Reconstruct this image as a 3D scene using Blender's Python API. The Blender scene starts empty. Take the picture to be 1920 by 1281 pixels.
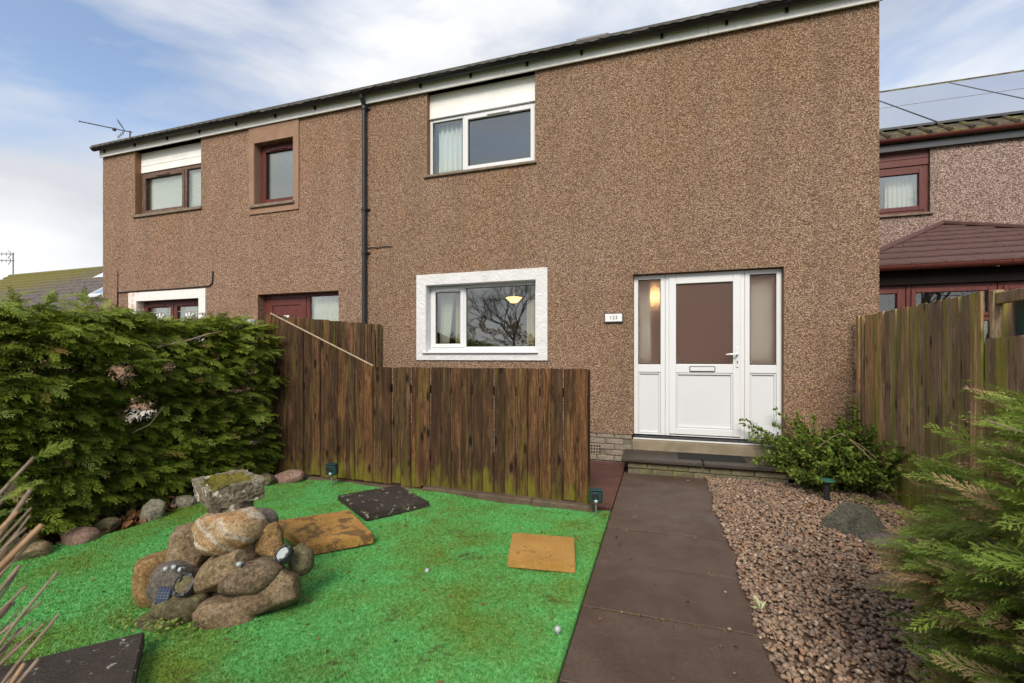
import bpy, bmesh, math, random
import numpy as np
from mathutils import Vector, Matrix, noise as mnoise
R = math.radians
rng = np.random.default_rng(7)
random.seed(7)
scn = bpy.context.scene
COL = scn.collection

# ------------------------------------------------------------------ camera
cam_d = bpy.data.cameras.new('camera')
cam = bpy.data.objects.new('camera', cam_d); COL.objects.link(cam)
cam.location = (0, 0, 1.36)
cam.rotation_euler = (R(90), 0, math.atan(278 / 853.3))
cam_d.sensor_width = 36; cam_d.lens = 16
cam_d.shift_y = 27.5 / 1920
cam_d.clip_start = 0.05; cam_d.clip_end = 2000
cam_d.dof.use_dof = True; cam_d.dof.focus_distance = 4.6; cam_d.dof.aperture_fstop = 3.6
scn.camera = cam
scn.render.resolution_x = 1024; scn.render.resolution_y = 683

# ------------------------------------------------------------------ sky, sun, exposure
SUN_EL, SUN_AZ = R(40), R(174)          # azimuth measured clockwise from +Y: behind the camera, through thin cloud
world = bpy.data.worlds.new('World'); scn.world = world; world.use_nodes = True
wn = world.node_tree; wn.nodes.clear()
def wnode(t, **kw):
    n = wn.nodes.new(t)
    for k, v in kw.items():
        if k in n.inputs: n.inputs[k].default_value = v
        else: setattr(n, k, v)
    return n
wout = wnode('ShaderNodeOutputWorld')
sky = wnode('ShaderNodeTexSky', sky_type='NISHITA', sun_disc=False)
sky.sun_elevation = SUN_EL; sky.sun_rotation = SUN_AZ; sky.air_density = 1.0; sky.dust_density = 0.6; sky.ozone_density = 1.5
bg_sky = wnode('ShaderNodeBackground', Strength=0.125)
wn.links.new(sky.outputs[0], bg_sky.inputs[0])
tc = wnode('ShaderNodeTexCoord')
mp = wnode('ShaderNodeMapping')
mp.inputs['Scale'].default_value = (1.0, 1.0, 2.6); mp.inputs['Location'].default_value = (3.789, -4.025, -3.64)
mp.inputs['Rotation'].default_value = (0, R(14), 0)
wn.links.new(tc.outputs['Generated'], mp.inputs[0])
n1 = wnode('ShaderNodeTexNoise', Scale=1.7, Detail=7.0, Roughness=0.55, Distortion=0.35)
n2 = wnode('ShaderNodeTexNoise', Scale=2.3, Detail=5.0, Roughness=0.5)
wn.links.new(mp.outputs[0], n1.inputs['Vector']); wn.links.new(mp.outputs[0], n2.inputs['Vector'])
cov = wnode('ShaderNodeValToRGB'); cov.color_ramp.elements[0].position = 0.36; cov.color_ramp.elements[1].position = 0.60
cov.color_ramp.elements[0].color = (0.12, 0.12, 0.12, 1); cov.color_ramp.elements[1].color = (1, 1, 1, 1)
sepw = wnode('ShaderNodeSeparateXYZ'); wn.links.new(tc.outputs['Generated'], sepw.inputs[0])
thick = wnode('ShaderNodeMapRange'); thick.inputs['From Min'].default_value = 0.0; thick.inputs['From Max'].default_value = 0.42; thick.inputs['To Min'].default_value = 0.26; thick.inputs['To Max'].default_value = 0.0
wn.links.new(sepw.outputs[2], thick.inputs['Value'])      # cloud layers overlap towards the horizon
covadd = wnode('ShaderNodeMath', operation='ADD'); wn.links.new(n1.outputs[0], covadd.inputs[0]); wn.links.new(thick.outputs[0], covadd.inputs[1])
wn.links.new(covadd.outputs[0], cov.inputs[0])
ccol = wnode('ShaderNodeValToRGB')
ccol.color_ramp.elements[0].position = 0.36; ccol.color_ramp.elements[0].color = (0.60, 0.62, 0.66, 1)
ccol.color_ramp.elements[1].position = 0.62; ccol.color_ramp.elements[1].color = (0.83, 0.84, 0.86, 1)
wn.links.new(n2.outputs[0], ccol.inputs[0])
bg_cl = wnode('ShaderNodeBackground', Strength=0.70)
wn.links.new(ccol.outputs[0], bg_cl.inputs[0])
wmix = wnode('ShaderNodeMixShader')
wn.links.new(cov.outputs[0], wmix.inputs[0]); wn.links.new(bg_sky.outputs[0], wmix.inputs[1]); wn.links.new(bg_cl.outputs[0], wmix.inputs[2])
wn.links.new(wmix.outputs[0], wout.inputs[0])

sun_d = bpy.data.lights.new('sun', 'SUN'); sun_d.energy = 2.1; sun_d.angle = R(24); sun_d.color = (1, 0.92, 0.80)
sun = bpy.data.objects.new('sun', sun_d); COL.objects.link(sun)
_sd = Vector((math.sin(SUN_AZ) * math.cos(SUN_EL), math.cos(SUN_AZ) * math.cos(SUN_EL), math.sin(SUN_EL)))
sun.rotation_euler = _sd.to_track_quat('Z', 'Y').to_euler(); sun.location = _sd * 40

scn.view_settings.view_transform = 'Standard'; scn.view_settings.look = 'None'
scn.view_settings.exposure = 0.78; scn.view_settings.gamma = 1.0
scn.view_settings.use_curve_mapping = False
scn.render.engine = 'CYCLES'
scn.cycles.use_denoising = True
scn.cycles.max_bounces = 8; scn.cycles.transparent_max_bounces = 16
scn.cycles.use_adaptive_sampling = False

# ------------------------------------------------------------------ material helpers
class G:
    def __init__(s, name, rough=0.8, spec=0.3):
        s.m = bpy.data.materials.new(name); s.m.use_nodes = True
        s.t = s.m.node_tree; s.b = s.t.nodes['Principled BSDF']; s.o = s.t.nodes['Material Output']
        s.b.inputs['Roughness'].default_value = rough
        s.b.inputs['Specular IOR Level'].default_value = spec
        s._c = None
    def n(s, typ, **kw):
        nd = s.t.nodes.new('ShaderNode' + typ)
        for k, v in kw.items():
            key = k.replace('_', ' ')
            tgt = nd.inputs[key] if key in nd.inputs else (nd.inputs[k] if k in nd.inputs else None)
            if tgt is None: setattr(nd, k, v)
            elif hasattr(v, 'links') or isinstance(v, bpy.types.NodeSocket): s.t.links.new(v, tgt)
            else: tgt.default_value = v
        return nd
    def link(s, a, b): s.t.links.new(a, b)
    @property
    def co(s):
        if s._c is None: s._c = s.n('TexCoord').outputs['Object']
        return s._c
    def co_rand(s):
        r = s.n('ObjectInfo').outputs['Random']
        m = s.n('VectorMath', operation='SCALE'); m.inputs[0].default_value = (37.1, 23.7, 51.3); s.link(r, m.inputs['Scale'])
        a = s.n('VectorMath', operation='ADD'); s.link(s.co, a.inputs[0]); s.link(m.outputs[0], a.inputs[1])
        return a.outputs[0]
    def map(s, vec, scale=(1, 1, 1), rot=(0, 0, 0)):
        m = s.n('Mapping'); s.link(vec, m.inputs[0]); m.inputs['Scale'].default_value = scale; m.inputs['Rotation'].default_value = rot
        return m.outputs[0]
    def noise(s, vec, scale, detail=4, rough=0.55, dist=0.0):
        n = s.n('TexNoise'); s.link(vec, n.inputs['Vector'])
        n.inputs['Scale'].default_value = scale; n.inputs['Detail'].default_value = detail
        n.inputs['Roughness'].default_value = rough; n.inputs['Distortion'].default_value = dist
        return n.outputs[0]
    def vor(s, vec, scale, feature='F1', out='Distance', rand=1.0):
        n = s.n('TexVoronoi', feature=feature); s.link(vec, n.inputs['Vector']); n.inputs['Scale'].default_value = scale
        n.inputs['Randomness'].default_value = rand
        return n.outputs[out]
    def ramp(s, fac, stops, interp='LINEAR'):
        n = s.n('ValToRGB'); cr = n.color_ramp; cr.interpolation = interp
        while len(cr.elements) < len(stops): cr.elements.new(0.5)
        for e, (p, c) in zip(cr.elements, stops):
            e.position = p; e.color = (c, c, c, 1) if isinstance(c, (int, float)) else (*c, 1)
        s.link(fac, n.inputs[0]); return n.outputs[0]
    def mix(s, fac, a, b, mode='MIX'):
        n = s.n('Mix', data_type='RGBA', blend_type=mode)
        for i, v in ((0, fac), (6, a), (7, b)):
            if isinstance(v, bpy.types.NodeSocket): s.link(v, n.inputs[i])
            elif isinstance(v, (int, float)) and i == 0: n.inputs[0].default_value = v
            elif isinstance(v, (int, float)): n.inputs[i].default_value = (v, v, v, 1)
            else: n.inputs[i].default_value = (*v, 1)
        return n.outputs[2]
    def math(s, op, a, b=0.0, c=None):
        n = s.n('Math', operation=op)
        for i, v in enumerate((a, b) if c is None else (a, b, c)):
            if isinstance(v, bpy.types.NodeSocket): s.link(v, n.inputs[i])
            else: n.inputs[i].default_value = v
        return n.outputs[0]
    def sep(s, vec):
        n = s.n('SeparateXYZ'); s.link(vec, n.inputs[0]); return n.outputs
    def col(s, c):
        if isinstance(c, bpy.types.NodeSocket): s.link(c, s.b.inputs['Base Color'])
        else: s.b.inputs['Base Color'].default_value = (*c, 1)
        return s
    def rough(s, v):
        if isinstance(v, bpy.types.NodeSocket): s.link(v, s.b.inputs['Roughness'])
        else: s.b.inputs['Roughness'].default_value = v
        return s
    def bump(s, h, dist=0.01, strength=1.0):
        n = s.n('Bump'); n.inputs['Distance'].default_value = dist; n.inputs['Strength'].default_value = strength
        s.link(h, n.inputs['Height']); s.link(n.outputs[0], s.b.inputs['Normal']); return s

MT = {}
def plain(name, c, rough=0.6, spec=0.3, var=0.12, scale=6, bump=0.0, metal=0.0):
    g = G(name, rough, spec)
    n = g.noise(g.co_rand(), scale, 5)
    hi = tuple(min(1, v * (1 + var)) for v in c); lo = tuple(v * (1 - var) for v in c)
    g.col(g.ramp(n, [(0.3, lo), (0.7, hi)]))
    g.b.inputs['Metallic'].default_value = metal
    if bump: g.bump(g.noise(g.co_rand(), scale * 12, 3), bump)
    MT[name] = g.m
    return g.m

def harling(name, pal, blot, scale=78.0):
    """wet-dash wall: stone chips of mixed colours with dark gaps"""
    g = G(name, 0.9, 0.15)
    cell = g.vor(g.co, scale, 'F1', 'Color')
    d = g.vor(g.co, scale, 'F1', 'Distance')
    v = g.sep(cell)[0]
    c = g.ramp(v, [(i / (len(pal) - 1), p) for i, p in enumerate(pal)])
    fine = g.noise(g.co, scale * 1.7, 3, 0.7)
    gap = g.ramp(g.math('ADD', g.math('MULTIPLY', d, 1.0), g.math('MULTIPLY', fine, 0.55)), [(0.62, 0.0), (1.0, 0.80)])
    c = g.mix(gap, c, (0.085, 0.054, 0.040))
    big = g.noise(g.co, 0.55, 5, 0.6)
    c = g.mix(g.ramp(big, [(0.35, 0.0), (0.66, 0.75)]), c, blot, 'MULTIPLY')
    z = g.map(g.co, (1.6, 1.6, 0.16))
    stain = g.ramp(g.noise(z, 1.9, 6, 0.65), [(0.48, 0.0), (0.72, 0.30)])
    c = g.mix(stain, c, (0.11, 0.085, 0.07))
    g.col(c)
    g.bump(g.math('SUBTRACT', g.math('MULTIPLY', fine, 0.5), d), 0.012, 0.8)
    MT[name] = g.m
harling('harling', [(0.195, 0.119, 0.077), (0.312, 0.198, 0.126), (0.425, 0.283, 0.182), (0.340, 0.218, 0.142), (0.58, 0.44, 0.318), (0.275, 0.162, 0.111)], (0.95, 0.86, 0.75))
harling('harling_left', [(0.22, 0.130, 0.088), (0.345, 0.215, 0.142), (0.465, 0.305, 0.202), (0.37, 0.232, 0.158), (0.63, 0.475, 0.35), (0.305, 0.176, 0.124)], (0.98, 0.87, 0.77))
harling('harling_pink', [(0.20, 0.15, 0.13), (0.45, 0.32, 0.27), (0.36, 0.27, 0.24), (0.62, 0.50, 0.42), (0.30, 0.20, 0.17), (0.55, 0.42, 0.38)], (0.95, 0.88, 0.86), 50)

plain('white_upvc', (0.70, 0.71, 0.71), 0.32, 0.45, 0.02, 1.5)
plain('white_panel', (0.64, 0.66, 0.67), 0.4, 0.4, 0.03, 1.2)
plain('fascia_white', (0.86, 0.85, 0.80), 0.5, 0.3, 0.07, 2.5)
g = G('white_render', 0.75, 0.25); g.col(g.ramp(g.noise(g.co, 5, 5), [(0.3, (0.66, 0.66, 0.65)), (0.7, (0.75, 0.75, 0.745))]))
g.bump(g.noise(g.co, 22, 6, 0.65), 0.02); MT['white_render'] = g.m
g = G('white_render_peeling', 0.8, 0.2)
_x = g.sep(g.co)[0]
g.col(g.mix(g.ramp(g.math('ADD', g.noise(g.co, 6, 6, 0.7), g.math('MULTIPLY', g.math('ADD', _x, 2.1), -0.55)), [(0.50, 0.0), (0.60, 1.0)]), (0.78, 0.77, 0.74), (0.62, 0.36, 0.22)))
g.bump(g.noise(g.co, 22, 6, 0.65), 0.015); MT['white_render_peeling'] = g.m
plain('brown_render', (0.30, 0.185, 0.125), 0.85, 0.2, 0.16, 3.0, 0.004)
plain('reveal_brown', (0.25, 0.135, 0.07), 0.85, 0.2, 0.12, 4.0, 0.003)
plain('gutter_black', (0.020, 0.020, 0.021), 0.45, 0.4, 0.25, 3.0)
plain('cable_black', (0.02, 0.018, 0.017), 0.6)
plain('tile_grey', (0.10, 0.095, 0.085), 0.85, 0.2, 0.3, 7.0, 0.004)
g = G('brown_frame', 0.45, 0.4)
g.col(g.ramp(g.noise(g.map(g.co_rand(), (9, 9, 1.2)), 4, 5), [(0.3, (0.085, 0.020, 0.016)), (0.7, (0.145, 0.036, 0.028))])); MT['brown_frame'] = g.m
g = G('weathered_frame', 0.75, 0.2)
g.col(g.ramp(g.noise(g.map(g.co_rand(), (14, 14, 2)), 4, 6, 0.7), [(0.32, (0.075, 0.036, 0.026)), (0.55, (0.16, 0.10, 0.08)), (0.72, (0.33, 0.28, 0.24))])); MT['weathered_frame'] = g.m
plain('sill_stone', (0.21, 0.165, 0.12), 0.85, 0.2, 0.3, 9, 0.003)
plain('concrete_sill', (0.25, 0.205, 0.14), 0.85, 0.2, 0.22, 6, 0.004)
plain('black_plastic', (0.018, 0.019, 0.021), 0.4, 0.5, 0.2)
plain('teal_plastic', (0.012, 0.045, 0.048), 0.4, 0.5, 0.2)
plain('green_cap', (0.03, 0.11, 0.085), 0.4, 0.5, 0.2)
plain('grey_metal', (0.28, 0.29, 0.30), 0.4, 0.5, 0.2, metal=0.6)
plain('aerial_metal', (0.10, 0.10, 0.10), 0.5, 0.5, 0.3, metal=0.3)
plain('lead_grey', (0.42, 0.44, 0.45), 0.5, 0.4, 0.1)
plain('pale_bulb', (0.36, 0.40, 0.39), 0.2, 0.6, 0.05)
plain('curtain_cream', (0.72, 0.71, 0.62), 0.9, 0.1, 0.06, 3)
plain('curtain_white', (0.78, 0.79, 0.75), 0.9, 0.1, 0.05, 3)
plain('curtain_gold', (0.55, 0.46, 0.27), 0.9, 0.1, 0.08, 3)
plain('room_grey', (0.45, 0.45, 0.43), 0.9, 0.1, 0.05)
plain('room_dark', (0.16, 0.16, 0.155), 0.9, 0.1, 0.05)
plain('room_hall', (0.52, 0.27, 0.19), 0.9, 0.1, 0.55, 1.3)
plain('plate_white', (0.78, 0.78, 0.76), 0.35, 0.5, 0.03)
plain('ink', (0.03, 0.03, 0.035), 0.5)
plain('rubber_mat', (0.022, 0.021, 0.020), 0.8, 0.3, 0.3, 20, 0.003)
plain('solar_cell', (0.012, 0.018, 0.045), 0.15, 0.6, 0.2)

def glass(name, refl, tint=(0.93, 0.96, 0.95), rough=0.0, bump=0.0, bscale=120):
    g = G(name)
    t = g.n('BsdfTransparent'); t.inputs[0].default_value = (*tint, 1)
    gl = g.n('BsdfGlossy'); gl.inputs['Roughness'].default_value = rough; gl.inputs[0].default_value = (0.96, 0.95, 0.90, 1)
    fr = g.n('Fresnel'); fr.inputs[0].default_value = 1.5
    m = g.n('MixShader')
    g.link(g.math('MINIMUM', g.math('ADD', g.math('MULTIPLY', fr.outputs[0], 0.6), refl), 1.0), m.inputs[0])
    g.link(t.outputs[0], m.inputs[1]); g.link(gl.outputs[0], m.inputs[2])
    w = g.n('Bump'); w.inputs['Distance'].default_value = 0.004; w.inputs['Strength'].default_value = 0.12
    g.link(g.noise(g.co, 1.3, 2), w.inputs['Height']); g.link(w.outputs[0], gl.inputs['Normal'])
    g.link(m.outputs[0], g.o.inputs[0]); MT[name] = g.m
glass('pane_glass', 0.15)
glass('pane_glass_up', 0.08)
g = G('obscure_glass', 0.18, 0.5)
g.b.inputs['Transmission Weight'].default_value = 1.0; g.b.inputs['IOR'].default_value = 1.25
g.col((0.92, 0.93, 0.92)); g.rough(0.28)
g.bump(g.noise(g.co, 110, 3, 0.6), 0.006, 0.9)
_d = g.n('BsdfDiffuse'); _d.inputs[0].default_value = (0.40, 0.25, 0.20, 1); _m = g.n('MixShader'); _m.inputs[0].default_value = 0.16
g.link(g.b.outputs[0], _m.inputs[1]); g.link(_d.outputs[0], _m.inputs[2]); g.link(_m.outputs[0], g.o.inputs[0]); MT['obscure_glass'] = g.m
def emit(name, c, strength):
    g = G(name); e = g.n('Emission'); e.inputs[0].default_value = (*c, 1); e.inputs[1].default_value = strength
    g.link(e.outputs[0], g.o.inputs[0]); MT[name] = g.m
emit('lamp_glow', (1.0, 0.50, 0.14), 3.2)
emit('hall_glow', (1.0, 0.52, 0.20), 9.0)
emit('lamp_bulb', (1.0, 0.80, 0.45), 9.0)

def wood(name, dark, mid, light, algae, algae_low=0.35, alg_amt=0.8, patch_lo=0.52):
    g = G(name, 0.82, 0.2)
    co = g.co_rand(); x, y, z = g.sep(g.co)[0:3]
    rnd = g.n('ObjectInfo').outputs['Random']
    warp = g.noise(g.map(co, (5, 5, 2.2)), 1.5, 3)
    wv = g.n('VectorMath', operation='SCALE'); g.link(warp, wv.inputs[0]); wv.inputs['Scale'].default_value = 0.06
    ad = g.n('VectorMath', operation='ADD'); g.link(co, ad.inputs[0]); g.link(wv.outputs[0], ad.inputs[1])
    grain = g.noise(g.map(ad.outputs[0], (34, 34, 1.3)), 1.6, 6, 0.62, 0.9)
    c = g.ramp(grain, [(0.33, dark), (0.5, mid), (0.66, light)])
    tone = g.ramp(g.math('FRACT', g.math('MULTIPLY', rnd, 7.31)), [(0.0, (0.42, 0.38, 0.36)), (0.3, (0.85, 0.78, 0.74)), (0.65, (1.5, 1.2, 0.95)), (0.85, (0.6, 0.55, 0.52)), (1.0, (1.05, 1.08, 0.95))])
    c = g.mix(0.85, c, tone, 'MULTIPLY')
    blot = g.ramp(g.noise(g.map(co, (6, 6, 1.1)), 1.4, 5, 0.65), [(0.45, 0.0), (0.62, 0.8)])
    c = g.mix(blot, c, tuple(v * 0.35 for v in mid))
    kd = g.vor(g.map(co, (9, 0, 3.4)), 1.0)
    knot = g.ramp(kd, [(0.11, 1.0), (0.23, 0.0)])
    c = g.mix(g.math('MULTIPLY', knot, 0.85), c, tuple(v * 0.22 for v in dark))
    an = g.noise(g.map(co, (9, 9, 2.0)), 1.2, 5, 0.6)
    low = g.ramp(g.math('ADD', z, g.math('MULTIPLY', g.math('SUBTRACT', an, 0.5), -1.1)), [(0.0, 1.0), (algae_low, 0.0)])
    patch = g.ramp(g.noise(g.map(co, (16, 16, 0.8)), 1.1, 4, 0.6), [(patch_lo, 0.0), (patch_lo + 0.14, 0.8)])
    c = g.mix(g.math('MULTIPLY', g.math('MAXIMUM', low, patch), alg_amt), c, g.ramp(an, [(0.3, tuple(v * 0.55 for v in algae)), (0.7, algae)]))
    g.col(c); g.bump(g.math('SUBTRACT', grain, g.math('MULTIPLY', knot, 0.4)), 0.006, 0.9); MT[name] = g.m
wood('fence_wood', (0.024, 0.013, 0.007), (0.088, 0.049, 0.024), (0.170, 0.102, 0.052), (0.18, 0.17, 0.016), 0.23, 0.70, 0.575)
wood('fence_wood_grey', (0.08, 0.046, 0.026), (0.20, 0.125, 0.070), (0.33, 0.235, 0.15), (0.21, 0.22, 0.035), 0.45, 0.8)
wood('fence_wood_old', (0.16, 0.095, 0.058), (0.34, 0.235, 0.15), (0.50, 0.38, 0.26), (0.30, 0.31, 0.03), 0.60, 0.95, 0.48)
plain('cut_wood', (0.33, 0.245, 0.16), 0.8, 0.2, 0.25, 12)

def slab_mat(name, base, lo, spot, spot_amt, rough=0.8, bump=0.004, grit=60, spot_scale=9):
    g = G(name, rough, 0.35); co = g.co_rand()
    n = g.noise(co, 3.2, 7, 0.65)
    c = g.ramp(n, [(0.32, lo), (0.62, base)])
    gr = g.noise(co, grit, 4, 0.7)
    c = g.mix(g.ramp(gr, [(0.35, 0.5), (0.62, 0.0)]), c, tuple(v * 0.35 for v in lo))
    s = g.noise(co, spot_scale, 6, 0.75)
    c = g.mix(g.ramp(s, [(0.60 - spot_amt, 0.0), (0.66 - spot_amt, 1.0)]), c, spot)
    g.col(c); g.bump(g.math('ADD', gr, g.math('MULTIPLY', s, 0.6)), bump); MT[name] = g.m; return g
slab_mat('slab_ochre', (0.50, 0.285, 0.075), (0.36, 0.175, 0.042), (0.15, 0.085, 0.03), 0.10, 0.85, 0.006, 70, 7)
slab_mat('slab_ochre_smooth', (0.52, 0.29, 0.075), (0.38, 0.185, 0.040), (0.20, 0.11, 0.035), 0.0, 0.85, 0.004, 110, 16)
slab_mat('slab_dark', (0.055, 0.042, 0.033), (0.030, 0.022, 0.017), (0.42, 0.40, 0.32), 0.005, 0.8, 0.006, 80, 13)
slab_mat('kerb_concrete', (0.16, 0.115, 0.075), (0.075, 0.05, 0.032), (0.10, 0.11, 0.03), 0.0, 0.9, 0.006)
g = slab_mat('path_slab', (0.125, 0.084, 0.062), (0.080, 0.048, 0.035), (0.15, 0.115, 0.09), -0.03, 0.5, 0.004, 120, 9)
g.rough(g.ramp(g.noise(g.co_rand(), 2.2, 5, 0.6), [(0.35, 0.30), (0.65, 0.62)]))
g = slab_mat('path_red', (0.135, 0.058, 0.046), (0.085, 0.036, 0.030), (0.11, 0.07, 0.05), -0.03, 0.5, 0.0025, 90, 5)
g.rough(g.ramp(g.noise(g.co_rand(), 2.2, 5, 0.6), [(0.35, 0.28), (0.65, 0.60)]))
slab_mat('step_slab', (0.070, 0.056, 0.045), (0.040, 0.032, 0.026), (0.10, 0.10, 0.05), -0.04, 0.45, 0.004, 60, 6)
slab_mat('grey_brick', (0.34, 0.285, 0.22), (0.21, 0.17, 0.13), (0.20, 0.20, 0.07), -0.02, 0.9, 0.006, 50, 5)
slab_mat('mossy_brick', (0.20, 0.175, 0.105), (0.12, 0.10, 0.06), (0.17, 0.175, 0.05), 0.05, 0.9, 0.006, 50, 5)
slab_mat('mortar', (0.22, 0.19, 0.15), (0.14, 0.12, 0.09), (0.2, 0.2, 0.07), -0.02, 0.95, 0.006, 50, 5)
slab_mat('white_base', (0.62, 0.58, 0.50), (0.50, 0.46, 0.39), (0.35, 0.33, 0.22), -0.05, 0.9, 0.006, 50, 5)
slab_mat('trough_stone', (0.27, 0.225, 0.155), (0.085, 0.065, 0.042), (0.58, 0.54, 0.44), 0.055, 0.9, 0.014, 42, 12)
g = G('soil', 0.95, 0.1); g.col(g.ramp(g.noise(g.co, 9, 7, 0.7), [(0.3, (0.028, 0.019, 0.012)), (0.7, (0.085, 0.058, 0.036))])); g.bump(g.noise(g.co, 30, 6), 0.02); MT['soil'] = g.m
g = G('earth_far', 0.95, 0.1); g.col(g.ramp(g.noise(g.co, 0.4, 7, 0.7), [(0.3, (0.05, 0.075, 0.022)), (0.7, (0.10, 0.10, 0.05))])); MT['earth_far'] = g.m

def rock_mat(name, a, b, c3, scale=5, streak=False, bump=0.02):
    g = G(name, 0.78, 0.3); co = g.co_rand()
    n = g.noise(co, scale, 8, 0.68, 0.4)
    c = g.ramp(n, [(0.28, a), (0.52, b), (0.74, c3)])
    if streak:
        w = g.n('TexWave', wave_type='BANDS'); g.link(g.map(co, (1, 1, 1), (0.5, 0.9, 0.3)), w.inputs['Vector'])
        w.inputs['Scale'].default_value = 4.0; w.inputs['Distortion'].default_value = 5.0; w.inputs['Detail'].default_value = 4
        c = g.mix(g.ramp(w.outputs[1], [(0.62, 0.0), (0.9, 0.75)]), c, (0.62, 0.56, 0.46))
        c = g.mix(g.ramp(g.noise(co, 9, 5, 0.6), [(0.55, 0.0), (0.68, 0.8)]), c, (0.50, 0.22, 0.06))
    f = g.noise(co, 55, 5, 0.75)
    c = g.mix(g.ramp(f, [(0.36, 0.8), (0.52, 0.0)]), c, tuple(v * 0.4 for v in a))
    c = g.mix(g.ramp(f, [(0.56, 0.0), (0.68, 0.6)]), c, tuple(min(1, v * 1.5) for v in c3))
    f2 = g.noise(co, 170, 3, 0.8)
    c = g.mix(g.ramp(f2, [(0.36, 0.55), (0.48, 0.0)]), c, tuple(v * 0.35 for v in a))
    g.col(c); g.bump(g.math('ADD', n, g.math('MULTIPLY', g.math('ADD', f, f2), 0.35)), bump); MT[name] = g.m
rock_mat('rock_orange', (0.27, 0.16, 0.07), (0.46, 0.31, 0.16), (0.60, 0.49, 0.33), 5, True)
rock_mat('rock_brown', (0.12, 0.078, 0.042), (0.25, 0.175, 0.10), (0.40, 0.30, 0.185))
rock_mat('rock_tan', (0.18, 0.125, 0.065), (0.34, 0.25, 0.14), (0.50, 0.40, 0.25))
rock_mat('rock_ochre', (0.18, 0.095, 0.03), (0.36, 0.22, 0.085), (0.50, 0.36, 0.19))
rock_mat('rock_grey', (0.10, 0.083, 0.070), (0.17, 0.145, 0.12), (0.26, 0.225, 0.19))
rock_mat('rock_green', (0.09, 0.075, 0.036), (0.17, 0.145, 0.072), (0.28, 0.235, 0.14))
rock_mat('rock_pale', (0.21, 0.185, 0.125), (0.31, 0.28, 0.20), (0.42, 0.385, 0.30), 4)
rock_mat('rock_pink', (0.20, 0.115, 0.085), (0.29, 0.18, 0.135), (0.38, 0.26, 0.20), 4)
rock_mat('rock_dark', (0.045, 0.044, 0.032), (0.085, 0.082, 0.060), (0.15, 0.14, 0.10))
rock_mat('rock_speck', (0.085, 0.058, 0.034), (0.19, 0.135, 0.082), (0.36, 0.28, 0.18), 11)
rock_mat('moss', (0.08, 0.075, 0.012), (0.17, 0.15, 0.018), (0.25, 0.20, 0.03), 9, False, 0.02)

g = G('gravel_stone', 0.7, 0.35)
at = g.n('Attribute', attribute_name='tint').outputs['Color']
r_, g_, b_ = [g.n('SeparateColor', Color=at).outputs[i] for i in range(3)]
c = g.ramp(r_, [(0.0, (0.14, 0.090, 0.064)), (0.2, (0.25, 0.165, 0.112)), (0.4, (0.33, 0.222, 0.145)), (0.58, (0.215, 0.172, 0.138)), (0.75, (0.40, 0.275, 0.175)), (0.9, (0.32, 0.165, 0.092)), (1.0, (0.52, 0.42, 0.31))])
g.col(g.mix(g.ramp(g.noise(g.co, 90, 4), [(0.35, 0.45), (0.6, 0.0)]), c, (0.06, 0.042, 0.034))); MT['gravel_stone'] = g.m

def foliage(name, deep, mid, tip, dead, trans=0.25):
    g = G(name, 0.55, 0.3)
    at = g.n('Attribute', attribute_name='tint').outputs['Color']
    s = g.n('SeparateColor', Color=at)
    c = g.ramp(s.outputs[0], [(0.0, deep), (0.55, mid), (1.0, tuple(0.5 * (a + b) for a, b in zip(mid, tip)))])
    c = g.mix(g.math('MULTIPLY', s.outputs[1], 0.75), c, tip)
    c = g.mix(s.outputs[2], c, dead)
    g.col(c)
    t = g.n('BsdfTranslucent'); g.link(c, t.inputs[0])
    m = g.n('MixShader'); m.inputs[0].default_value = trans
    g.link(g.b.outputs[0], m.inputs[1]); g.link(t.outputs[0], m.inputs[2]); g.link(m.outputs[0], g.o.inputs[0]); MT[name] = g.m
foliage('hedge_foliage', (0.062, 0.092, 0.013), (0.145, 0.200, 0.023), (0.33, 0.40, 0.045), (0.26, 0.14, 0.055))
foliage('near_foliage', (0.064, 0.110, 0.018), (0.145, 0.225, 0.034), (0.36, 0.45, 0.075), (0.36, 0.215, 0.115))
foliage('bush_leaf', (0.040, 0.075, 0.012), (0.095, 0.155, 0.020), (0.24, 0.31, 0.040), (0.34, 0.27, 0.06))
foliage('dead_leaf', (0.075, 0.036, 0.016), (0.155, 0.070, 0.026), (0.27, 0.13, 0.05), (0.10, 0.06, 0.035), 0.1)
foliage('weed_leaf', (0.07, 0.12, 0.02), (0.13, 0.20, 0.03), (0.28, 0.36, 0.08), (0.3, 0.2, 0.1))
plain('twig_bark', (0.27, 0.20, 0.15), 0.85, 0.15, 0.3, 30, 0.002)
plain('hedge_bark', (0.13, 0.085, 0.055), 0.9, 0.1, 0.3, 30, 0.002)
plain('twig_cut', (0.40, 0.25, 0.14), 0.85, 0.15, 0.2, 30)
plain('hazed_bark', (0.17, 0.155, 0.14), 0.9, 0.1, 0.2, 6)  # tree bark lightened: distance haze put into the colour

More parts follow.
